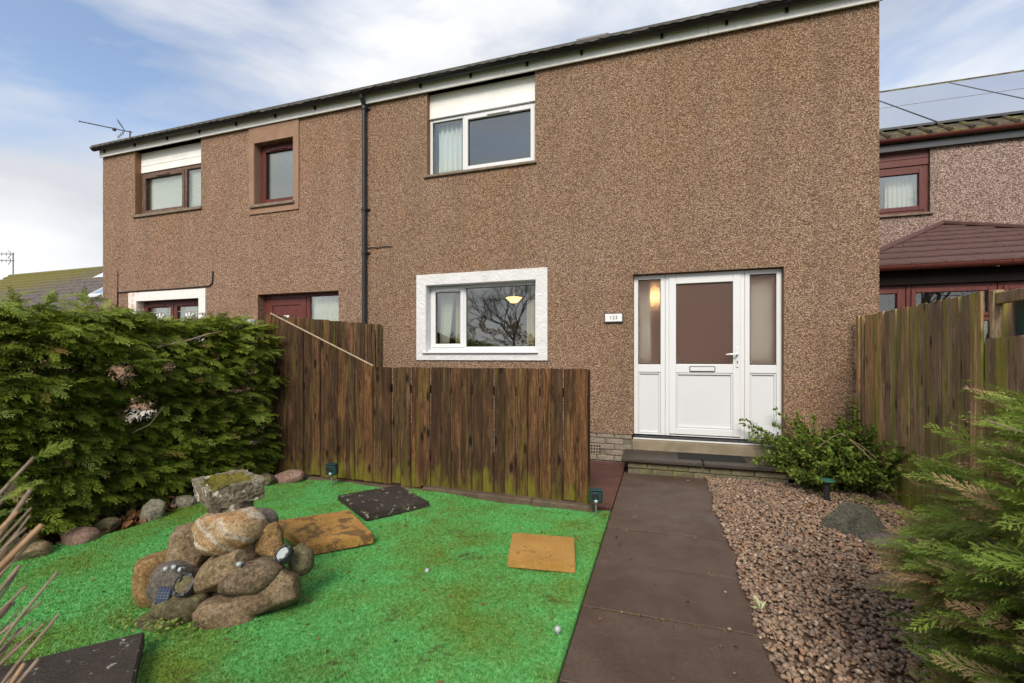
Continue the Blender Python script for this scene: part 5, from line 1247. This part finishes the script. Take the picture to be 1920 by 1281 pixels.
n4 = 40; Pd, Dd_, Sd, id_ = fans(np.stack([-4.95 + .75 * rng.random(n4), np.full(n4, 4.06), .15 + 1.40 * rng.random(n4)], -1), np.stack([rng.normal(.6, .4, n4), np.full(n4, .7), rng.normal(.12, .25, n4)], -1), .3, 10, .12, .22)
P = np.vstack([Pa, Pb, np.stack([x3, y3, z3], -1), Pd]); D = np.vstack([Da, Db, rng.normal(0, 1, (n3, 3)), Dd_]); S = np.concatenate([Sa, Sb, rng.uniform(.2, .34, n3), Sd])
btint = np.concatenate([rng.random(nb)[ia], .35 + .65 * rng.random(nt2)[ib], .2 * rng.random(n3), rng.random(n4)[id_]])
keep = np.ones(len(P), bool)        # thin places where daylight shows through
for (py, pz, rad) in ((2.70, .92, .15), (2.55, 1.22, .12), (2.95, 1.25, .10)):
    q0 = np.array([-4.2, py, pz]); dirv = np.array([-.842, .537, -.09 if pz < 1.1 else -.03]); dirv = dirv / np.linalg.norm(dirv); rel = P + D * .08 - q0; tpar = rel @ dirv; dist = np.linalg.norm(rel - tpar[:, None] * dirv, axis=1)
    keep &= ~((dist < rad) & (rng.random(len(P)) < .93))
P, D, S, btint = P[keep], D[keep], S[keep], btint[keep]
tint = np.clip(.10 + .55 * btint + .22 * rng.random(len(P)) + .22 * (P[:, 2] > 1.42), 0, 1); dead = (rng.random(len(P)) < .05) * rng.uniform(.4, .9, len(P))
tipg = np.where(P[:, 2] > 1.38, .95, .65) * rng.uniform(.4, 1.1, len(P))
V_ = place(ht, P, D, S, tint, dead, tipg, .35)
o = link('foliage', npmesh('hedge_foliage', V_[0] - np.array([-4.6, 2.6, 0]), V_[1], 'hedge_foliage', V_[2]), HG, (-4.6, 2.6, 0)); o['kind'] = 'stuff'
# a few leading shoots that stand out of the hedge
for (bx, by, bz, dx, dy, dz, L) in ((-4.55, 1.95, 1.58, .35, .35, .75, .26), (-4.5, 2.45, 1.60, -.2, .3, .9, .24), (-4.75, 2.35, 1.62, .3, .55, .5, .34), (-4.75, 3.75, 1.60, .75, .45, .6, .36), (-4.5, 2.05, 1.60, .5, .3, .45, .3), (-4.7, 1.75, 1.62, .2, .1, .8, .2)):
    d = Vector((dx, dy, dz)).normalized(); b0 = Vector((bx, by, bz)); b1 = b0 + d * L
    m = MB().tube([b0 - d * .2, b0 + d * L * .5, b1], [.006, .004, .002], 5); br = obj('shoot', m, 'hedge_bark', HG)
    n = 12; tt = np.linspace(.15, 1, n); Pp = np.array(b0)[None] + tt[:, None] * L * np.array(d)[None]; Dd = np.array(d)[None] * .8 + rng.normal(0, .4, (n, 3))
    a = place(ht, Pp, Dd, rng.uniform(.10, .17, n), np.full(n, .7), np.zeros(n), .9); f = link('foliage', npmesh('shoot_foliage', a[0] - np.array(origin(HG)), a[1], 'hedge_foliage', a[2]), br, origin(HG)); f['kind'] = 'stuff'
for k in range(5):
    y = 1.2 + .68 * k; st = Vector((-4.78 + .05 * random.uniform(-1, 1), y, -.02))
    obj('stem', MB().tube([st, st + Vector((.03, .02, .5)), st + Vector((-.02, .05, 1.0)), st + Vector((.02, .02, 1.5))], [.038, .032, .022, .010], 8), 'hedge_bark', HG)
    for j in range(10):
        z = .2 + 1.2 * random.random(); p0 = st + Vector((0, 0, z)); a = random.uniform(-1.2, 1.2); q = p0 + Vector((math.cos(a) * .42, math.sin(a) * .45, random.uniform(-.05, .22)))
        obj('branch', MB().tube([p0, p0.lerp(q, .5) + Vector((0, 0, .03)), q], [.012, .008, .004], 5), 'hedge_bark', HG)
obj('branch', MB().tube([(-4.25, 2.85, 1.44), (-4.22, 3.1, 1.50), (-4.2, 3.32, 1.58), (-4.2, 3.45, 1.61)], [.010, .009, .007, .004], 6), 'twig_bark', HG)
obj('branch', MB().tube([(-4.18, 2.62, .72), (-4.12, 2.72, .78), (-4.10, 2.82, .92)], [.006, .005, .003], 5), 'twig_bark', HG)

# ---- conifer shrub in the right foreground
NCF = tag(empty('conifer_shrub', (1.72, 1.75, 0)), 'bright green and brown conifer shrub in the right foreground', 'shrub')
nt = [spray_template(11, 2, .0145, 31, s, .33) for s in (11, 12, 13)]
cx, cy = 1.78, 1.82
nb = 400; phi = R(140) + R(180) * rng.random(nb); zz = .10 + 1.08 * rng.random(nb)
rad = .82 * np.sqrt(np.clip(1 - (zz / 1.34) ** 4, .05, 1)) * (1 + .12 * fbm2(phi * 2.4, zz * 3.6, 1.))
tips = np.stack([cx + rad * np.cos(phi), cy + rad * 1.05 * np.sin(phi), zz + .06], -1)
dirs = np.stack([np.cos(phi) - .30, np.sin(phi) * .8 + .10, .40 + .45 * (zz > .75) + rng.normal(0, .22, nb)], -1)
Pa, Da, Sa, ia = fans(tips, dirs, .42, 10, .11, .26, .50, .2)
nt2 = 70; ph2 = 2 * np.pi * rng.random(nt2); r2 = .55 * np.sqrt(rng.random(nt2))
Pb, Db, Sb, ib = fans(np.stack([cx + r2 * np.cos(ph2), cy + r2 * np.sin(ph2), 1.24 - .25 * (r2 / .6) ** 3 + .05 * rng.normal(size=nt2)], -1), np.stack([np.cos(ph2) * .4 - .6, np.sin(ph2) * .4, .6 + .3 * rng.random(nt2)], -1), .35, 9, .14, .30, .45, .2)
P = np.vstack([Pa, Pb]); D = np.vstack([Da, Db]); S = np.concatenate([Sa, Sb]); bt = np.concatenate([rng.random(nb)[ia], .4 + .6 * rng.random(nt2)[ib]]); bdead = np.concatenate([(rng.random(nb) < .17 * (zz < .95) + .04)[ia], (rng.random(nt2) < .05)[ib]])
nf = 500; ph3 = 2 * np.pi * rng.random(nf); r3 = .45 * np.sqrt(rng.random(nf)); P = np.vstack([P, np.stack([cx + r3 * np.cos(ph3), cy + r3 * np.sin(ph3), .05 + 1.05 * rng.random(nf)], -1)]); D = np.vstack([D, rng.normal(0, 1, (nf, 3))]); S = np.concatenate([S, rng.uniform(.18, .3, nf)]); bt = np.concatenate([bt, .1 * rng.random(nf)]); bdead = np.concatenate([bdead, rng.random(nf) < .5])
ok = P[:, 0] < 2.0; P, D, S, bt, bdead = P[ok], D[ok], S[ok], bt[ok], bdead[ok]
tint = np.clip(.15 + .6 * bt + .25 * rng.random(len(P)), 0, 1); dead = np.where(bdead, rng.uniform(.6, 1, len(P)), (rng.random(len(P)) < .10) * rng.uniform(.4, 1, len(P)))
a = place(nt, P, D, S, tint, dead, np.clip(.40 + .6 * (P[:, 2] - .2), .35, 1.), .4)
f = link('foliage', npmesh('conifer_foliage', a[0] - np.array(origin(NCF)), a[1], 'near_foliage', a[2]), NCF, origin(NCF)); f['kind'] = 'stuff'
obj('trunk', MB().tube([(1.85, 1.80, -.03), (1.84, 1.79, .5), (1.83, 1.78, 1.1)], [.05, .04, .012], 8), 'hedge_bark', NCF)
for k in range(70):
    ph = R(150 + 170 * random.random()); z = .1 + 1.0 * random.random(); p0 = Vector((1.83, 1.78, max(.05, z - .2))); q = Vector((min(2.0, cx + .74 * math.cos(ph)), cy + .78 * math.sin(ph), z + .05))
    mid = p0.lerp(q, .6) + Vector((random.uniform(-.03, .03), random.uniform(-.03, .03), -.03)); obj('branch', MB().tube([p0, mid, q], [.009, .006, .0025], 5), 'twig_bark', NCF)

# ---- cut-back shrub in the left foreground
TW = tag(empty('clipped_shrub', (-1.5, 0.35, 0)), 'bare clipped twigs with one green sprig at the left edge of the foreground', 'shrub')
ends = [((-1.112, 0.531, 1.171), .004, 1), ((-1.118, 0.53, 1.111), .006, 0), ((-1.099, 0.536, 1.044), .008, 2), ((-1.07, 0.545, 0.958), .0035, 0), ((-1.068, 0.546, 0.878), .004, 0), ((-1.099, 0.536, 0.902), .0035, 0), ((-1.104, 0.534, 0.795), .005, 0), ((-1.137, 0.524, 0.852), .005, 0), ((-1.14, 0.522, 1.071), .006, 2), ((-1.127, 0.527, 0.93), .004, 0), ((-1.146, 0.521, 0.999), .006, 2), ((-1.13, 0.526, 0.785), .006, 2), ((-1.095, 0.537, 0.86), .0035, 0), ((-1.144, 0.521, 1.125), .005, 0), ((-1.135, 0.522, .97), .005, 0), ((-1.15, .52, .90), .006, 0), ((-1.148, .523, 1.03), .004, 0), ((-1.145, .524, .82), .006, 0)] + [((-1.15 + .055 * random.random(), .52 + .02 * random.random(), .74 + .36 * random.random()), .0028, 0) for _ in range(14)]
for i, (e, r, kind) in enumerate(ends):
    e = Vector(e); b0 = Vector((-1.46 + .05 * random.uniform(-1, 1), .36 + .05 * random.uniform(-1, 1), max(.2, e.z - .42 - .1 * random.random())))
    mid = b0.lerp(e, .55) + Vector((random.uniform(-.03, .03), random.uniform(-.03, .03), random.uniform(-.05, .02)))
    tw = obj('twig', MB().tube([b0, mid, b0.lerp(e, .8) + Vector((random.uniform(-.012, .012), random.uniform(-.012, .012), random.uniform(-.02, .015))), e], [r * 1.2, r * .95, r * .8, r * .6], 7), 'twig_bark' if kind < 2 else 'twig_cut', TW, smooth=True)
    if kind == 1:
        n = 9; t = np.linspace(.55, 1, n); Pp = np.array(b0)[None] + t[:, None] * np.array(e - b0)[None]; Dd = np.array((e - b0).normalized())[None] + rng.normal(0, .35, (n, 3))
        a = place(nt, Pp, Dd, rng.uniform(.05, .09, n), np.full(n, .8), np.zeros(n), .9); f = link('foliage', npmesh('sprig', a[0] - np.array(origin(TW)), a[1], 'near_foliage', a[2]), tw, origin(TW)); f['kind'] = 'stuff'
obj('stem', MB().tube([(-1.52, .30, -.03), (-1.5, .33, .3), (-1.46, .36, .75)], [.04, .035, .02], 8), 'hedge_bark', TW)
n = 260; Pp = np.stack([-1.50 + .12 * rng.normal(size=n), .20 + .14 * rng.normal(size=n), .25 + .75 * rng.random(n)], -1); Dd = np.stack([rng.normal(-.2, .6, n), rng.normal(-.3, .6, n), rng.normal(.4, .4, n)], -1)
ok = Pp[:, 1] < .33; a = place(nt, Pp[ok], Dd[ok], rng.uniform(.1, .2, ok.sum()), rng.random(ok.sum()), (rng.random(ok.sum()) < .3) * .8, .6)
f = link('foliage', npmesh('clipped_foliage', a[0] - np.array(origin(TW)), a[1], 'near_foliage', a[2]), TW, origin(TW)); f['kind'] = 'stuff'

# ---- broad-leaved bush by the door
def leaf_tmpl(curl=.12, ratio=.55):
    pts = [(0, 0), (.22, .5), (.55, .62), (.85, .3), (1, 0), (.85, -.3), (.55, -.62), (.22, -.5)]
    V = [(0, 0, 0), (1, 0, -curl)] + [(x, y * ratio * .8, .10 * abs(y) - curl * x * x) for x, y in pts[1:4]] + [(x, y * ratio * .8, .10 * abs(y) - curl * x * x) for x, y in pts[5:8]]
    F = [(0, 4, 2), (2, 4, 3), (0, 1, 4), (0, 5, 1), (0, 7, 5), (7, 6, 5)]
    F = [(0, 3, 2), (0, 4, 3), (0, 1, 4), (0, 5, 1), (0, 6, 5), (0, 7, 6)]
    V = np.array(V); return V, np.array(F), V[:, 0]
BS = tag(empty('leafy_bush', (1.72, 5.45, 0)), 'glossy broad-leaved bush sprawling between the doorway and the right fence', 'bush')
lt = [leaf_tmpl(.10, .6), leaf_tmpl(.25, .7), leaf_tmpl(.05, .5)]
Ps, Ds, Ss, Ts_ = [], [], [], []
shoots = []
for k in range(260):
    b0 = np.array([random.uniform(1.38, 2.0), random.uniform(5.24, 5.85), .0]); az = random.uniform(0, 6.283); lean = random.uniform(.15, 1.0)
    L = random.uniform(.38, .88) * (1.15 if b0[1] > 5.45 else .75); d = np.array([math.cos(az) * lean - .10, math.sin(az) * lean - .18, 1.0]); d /= np.linalg.norm(d); shoots.append((b0, d, L, random.uniform(.15, .5)))
for (x, y, z, L) in ((1.99, 5.84, .35, .62), (1.96, 5.86, .3, .66), (1.42, 5.60, .3, .5), (1.38, 5.52, .15, .5), (1.33, 5.45, .1, .35), (1.86, 5.7, .3, .45), (1.98, 5.3, .3, .45), (2.0, 5.1, .2, .42), (1.98, 4.98, .05, .35)):
    shoots.append((np.array([x, y, z]), np.array([random.uniform(-.15, .05), random.uniform(-.15, .05), 1.0]), L, .12))
for (b0, d, L, droop) in shoots:
    n = int(L / .017); t = np.linspace(.12, 1, n); pts = b0 + d * (t * L)[:, None]; pts[:, 2] -= droop * L * t ** 2.4 * .8; pts[:, :2] += (d[:2] * L * .35 * (t ** 2)[:, None]); pts[:, 0] = np.minimum(pts[:, 0], 2.03); pts[:, 1] = np.minimum(pts[:, 1], 5.94); pts[:, 2] = np.maximum(pts[:, 2], .02)
    for r_ in (0, 1):
        m_ = rng.random(n) < .85; Ps.append(pts[m_] + rng.normal(0, .006, (m_.sum(), 3))); Ds.append(rng.normal(0, .75, (m_.sum(), 3)) + d * .35 + [0, -.2, 0]); Ss.append(rng.uniform(.024, .050, m_.sum())); Ts_.append(t[m_])
    q = [tuple(pts[int(u * (n - 1))]) for u in (0, .35, .7, 1)]
    obj('stem', MB().tube([tuple(b0 - [0, 0, .02])] + q[1:], [.005, .004, .003, .0015], 4), 'hedge_bark', BS)
P = np.vstack(Ps); D = np.vstack(Ds); S = np.concatenate(Ss); tt = np.concatenate(Ts_); n = len(P)
a = place(lt, P, D, S, np.clip(.05 + .45 * rng.random(n) + .40 * tt, 0, 1), (rng.random(n) < .03) * .9, rng.uniform(0, .9, n) * tt, .8)
f = link('foliage', npmesh('bush_leaves', a[0] - np.array(origin(BS)), a[1], 'bush_leaf', a[2]), BS, origin(BS)); f['kind'] = 'stuff'
obj('stem', MB().tube([(1.48, 5.25, .44), (1.58, 5.2, .56), (1.66, 5.15, .62), (1.80, 5.08, .48), (1.92, 5.02, .32)], [.003, .004, .004, .004, .003], 5), 'cut_wood', BS)
obj('stem', MB().tube([(1.66, 5.18, .61), (1.82, 5.10, .50), (1.96, 5.05, .36)], [.003, .003, .003], 5), 'cut_wood', BS)

# small weeds and leaves
def weed(name, c, n, spread, size, label, mat='weed_leaf', cat='weed', zs=.02):
    P = np.array(c) + rng.normal(0, 1, (n, 3)) * [spread[0], spread[1], 0] + np.stack([0 * rng.random(n), 0 * rng.random(n), zs * rng.random(n)], -1); D = rng.normal(0, 1, (n, 3)); D[:, 2] = np.abs(D[:, 2]) * .5
    a = place(lt, P, D, rng.uniform(size * .6, size, n), rng.random(n), (rng.random(n) < .1) * .8, .6)
    o = link(name, npmesh(name, a[0] - np.array(c), a[1], mat, a[2]), None, c); return tag(o, label, cat, kind='stuff')
weed('weed_patch', (-2.30, 1.62, .02), 150, (.10, .05), .026, 'small green weeds at the foot of the rock pile')
weed('weed_patch', (-2.55, 1.56, .02), 90, (.06, .04), .024, 'small green weeds between the rock pile and the near dark slab')
weed('weed_patch', (-0.45, 3.88, .02), 40, (.03, .03), .022, 'weed tuft at the path corner of the front fence')
weed('ivy_sprig', (2.045, 4.92, .48), 10, (.0, .05), .06, 'pale leafy sprig against the mossy fence boards', zs=.12)
weed('weed_patch', (1.80, 4.98, .02), 90, (.13, .05), .032, 'low leaves spilling from the bush onto the gravel')
jy = np.concatenate([np.full(60, 2.47), np.full(22, 1.87), np.full(14, 3.07)]); n = len(jy)
P = np.stack([-.39 + .85 * rng.random(n), jy + .004 * rng.normal(size=n), .002 + .004 * rng.random(n)], -1)
a = place(lt, P, rng.normal(0, 1, (n, 3)) * [1, 1, .3], rng.uniform(.006, .015, n), rng.random(n), (rng.random(n) < .55) * .8, .4); c_ = P.mean(0)
tag(link('joint_moss', npmesh('joint_moss', a[0] - c_, a[1], 'weed_leaf', a[2]), None, c_), 'tiny moss and debris in the joints of the path', 'moss', kind='stuff')
WL = tag(empty('gravel_seedling', (0.505, 2.70, 0.02)), 'single pale green seedling with pointed leaves at the path edge of the gravel', 'weed')
for (dx, dy, dz) in ((-.055, -.01, .02), (-.02, .01, .075), (.03, .02, .045)):
    d = Vector((dx, dy, dz)); s = d.cross(Vector((0, 1, .3))).normalized() * .009; p = Vector((0.505, 2.70, .015))
    obj('leaf', MB().add([p, p + d * .5 + s, p + d, p + d * .5 - s, p + d * .5 + Vector((0, -.004, .002))], [(0, 4, 1), (1, 4, 2), (2, 4, 3), (3, 4, 0)]), 'weed_flat', WL) if 'weed_flat' in MT else obj('leaf', MB().add([p, p + d * .5 + s, p + d, p + d * .5 - s, p + d * .5 + Vector((0, -.004, .002))], [(0, 4, 1), (1, 4, 2), (2, 4, 3), (3, 4, 0)]), plain('weed_flat', (.38, .46, .22), .6), WL)
def litter(name, P, size, label):
    n = len(P); D = rng.normal(0, 1, (n, 3)); D[:, 2] *= .25; c = P.mean(0); a = place([leaf_tmpl(.5, 1.0), leaf_tmpl(-.4, 1.1), leaf_tmpl(.3, .8)], P, D, rng.uniform(size * .5, size, n), rng.random(n), (rng.random(n) < .3) * .8, .5, .9)
    o = link(name, npmesh(name, a[0] - c, a[1], 'dead_leaf', a[2]), None, c); tag(o, label, 'leaves', kind='stuff')
n = 520; yy = 1.2 + 2.75 * rng.random(n); litter('leaf_litter', np.stack([-4.09 + .09 * rng.normal(size=n), yy, .015 + .03 * rng.random(n)], -1), .05, 'fallen brown leaves under the edge of the hedge')
n = 26; litter('leaf_heap', np.array([-4.03, 2.77, .05]) + rng.normal(0, 1, (n, 3)) * [.035, .04, .035], .085, 'rusty heap of large leaves between the two pale stones')
n = 26; litter('leaf_heap', np.array([-4.03, 2.50, .05]) + rng.normal(0, 1, (n, 3)) * [.04, .04, .03], .08, 'rusty leaves left of the cream stone')
n = 260; xx = -3.8 + 3.3 * rng.random(n); yy = 1.1 + 2.8 * rng.random(n); litter('scattered_leaves', np.stack([xx, yy, lawn_z(xx, yy) + .010], -1), .022, 'shrivelled brown leaf scraps scattered over the turf')
n = 40; litter('path_debris', np.stack([-.35 + .75 * rng.random(n), 1.4 + 4 * rng.random(n), .010 + 0 * rng.random(n)], -1), .020, 'small leaf scraps on the wet path')
n = 5; litter('orange_leaf', np.array([1.27, 4.62, .04]) + rng.normal(0, 1, (n, 3)) * [.02, .02, .004], .07, 'orange dead leaf lying on the gravel')

# ------------------------------------------------------------------ trees across the road, seen mirrored in the windows
def bare_tree(name, base, h, seed, label, levels=6):
    r2 = random.Random(seed); segs = []
    def grow(p, d, L, r, lv):
        n = 3; pts = [p]
        for k in range(n):
            d = (d + Vector((r2.gauss(0, .13), r2.gauss(0, .13), r2.gauss(.03, .08)))).normalized(); pts.append(pts[-1] + d * L / n)
        segs.append((pts, [r * (1 - .35 * k / n) for k in range(n + 1)], lv))
        if lv >= levels: return
        for k in range(3 if lv < 4 else 2 + (r2.random() < .6)):
            ax = d.orthogonal().normalized(); ax.rotate(Matrix.Rotation(r2.random() * 6.283, 3, d)); nd = d.copy(); nd.rotate(Matrix.Rotation(R(r2.uniform(16, 46)), 3, ax)); grow(pts[-1 if k else -2], nd, L * r2.uniform(.62, .85), r * .62, lv + 1)
    grow(Vector(base), Vector((0, 0, 1)), h * .26, h * .016, 0)
    t = tag(empty(name, base), label, 'tree', 'bare trees across the road')
    a, b = MB(), MB()
    for pts, rs, lv in segs: (a if lv < 2 else b).tube(pts, [max(.006, q) for q in rs], 6 if lv < 2 else 3, cap=False)
    obj('trunk', a, 'hazed_bark', t); obj('crown', b, 'hazed_bark', t)
bare_tree('bare_tree', (-12.4, -26, -.05), 11, 1, 'bare winter tree mirrored in the downstairs window', 7)
bare_tree('bare_tree', (9.8, -9, -.05), 9, 2, 'bare winter tree mirrored in the left conservatory pane', 7)
bare_tree('bare_tree', (14.0, -12, -.05), 14, 3, 'tall bare tree mirrored in the conservatory and upstairs pane of the set-back house', 7)
bare_tree('bare_tree', (18.5, -15, -.05), 11, 4, 'bare winter tree mirrored in the right conservatory pane')
n = 800; xx = -75 + 110 * rng.random(n); hh = 3.2 + 1.6 * np.sin(xx * .21) + 1.1 * np.sin(xx * .53 + 1); P = np.stack([xx, -52 + 3 * rng.normal(size=n), rng.random(n) ** .7 * hh], -1)
a = place(ht, P, rng.normal(0, 1, (n, 3)) + [0, 0, .6], rng.uniform(1.6, 3.2, n), .3 + .3 * rng.random(n), np.full(n, .85), .2)
tag(link('distant_wood', npmesh('distant_wood', a[0], a[1], 'hedge_foliage', a[2])), 'brownish far wood mirrored low in the downstairs window', 'trees', kind='stuff')
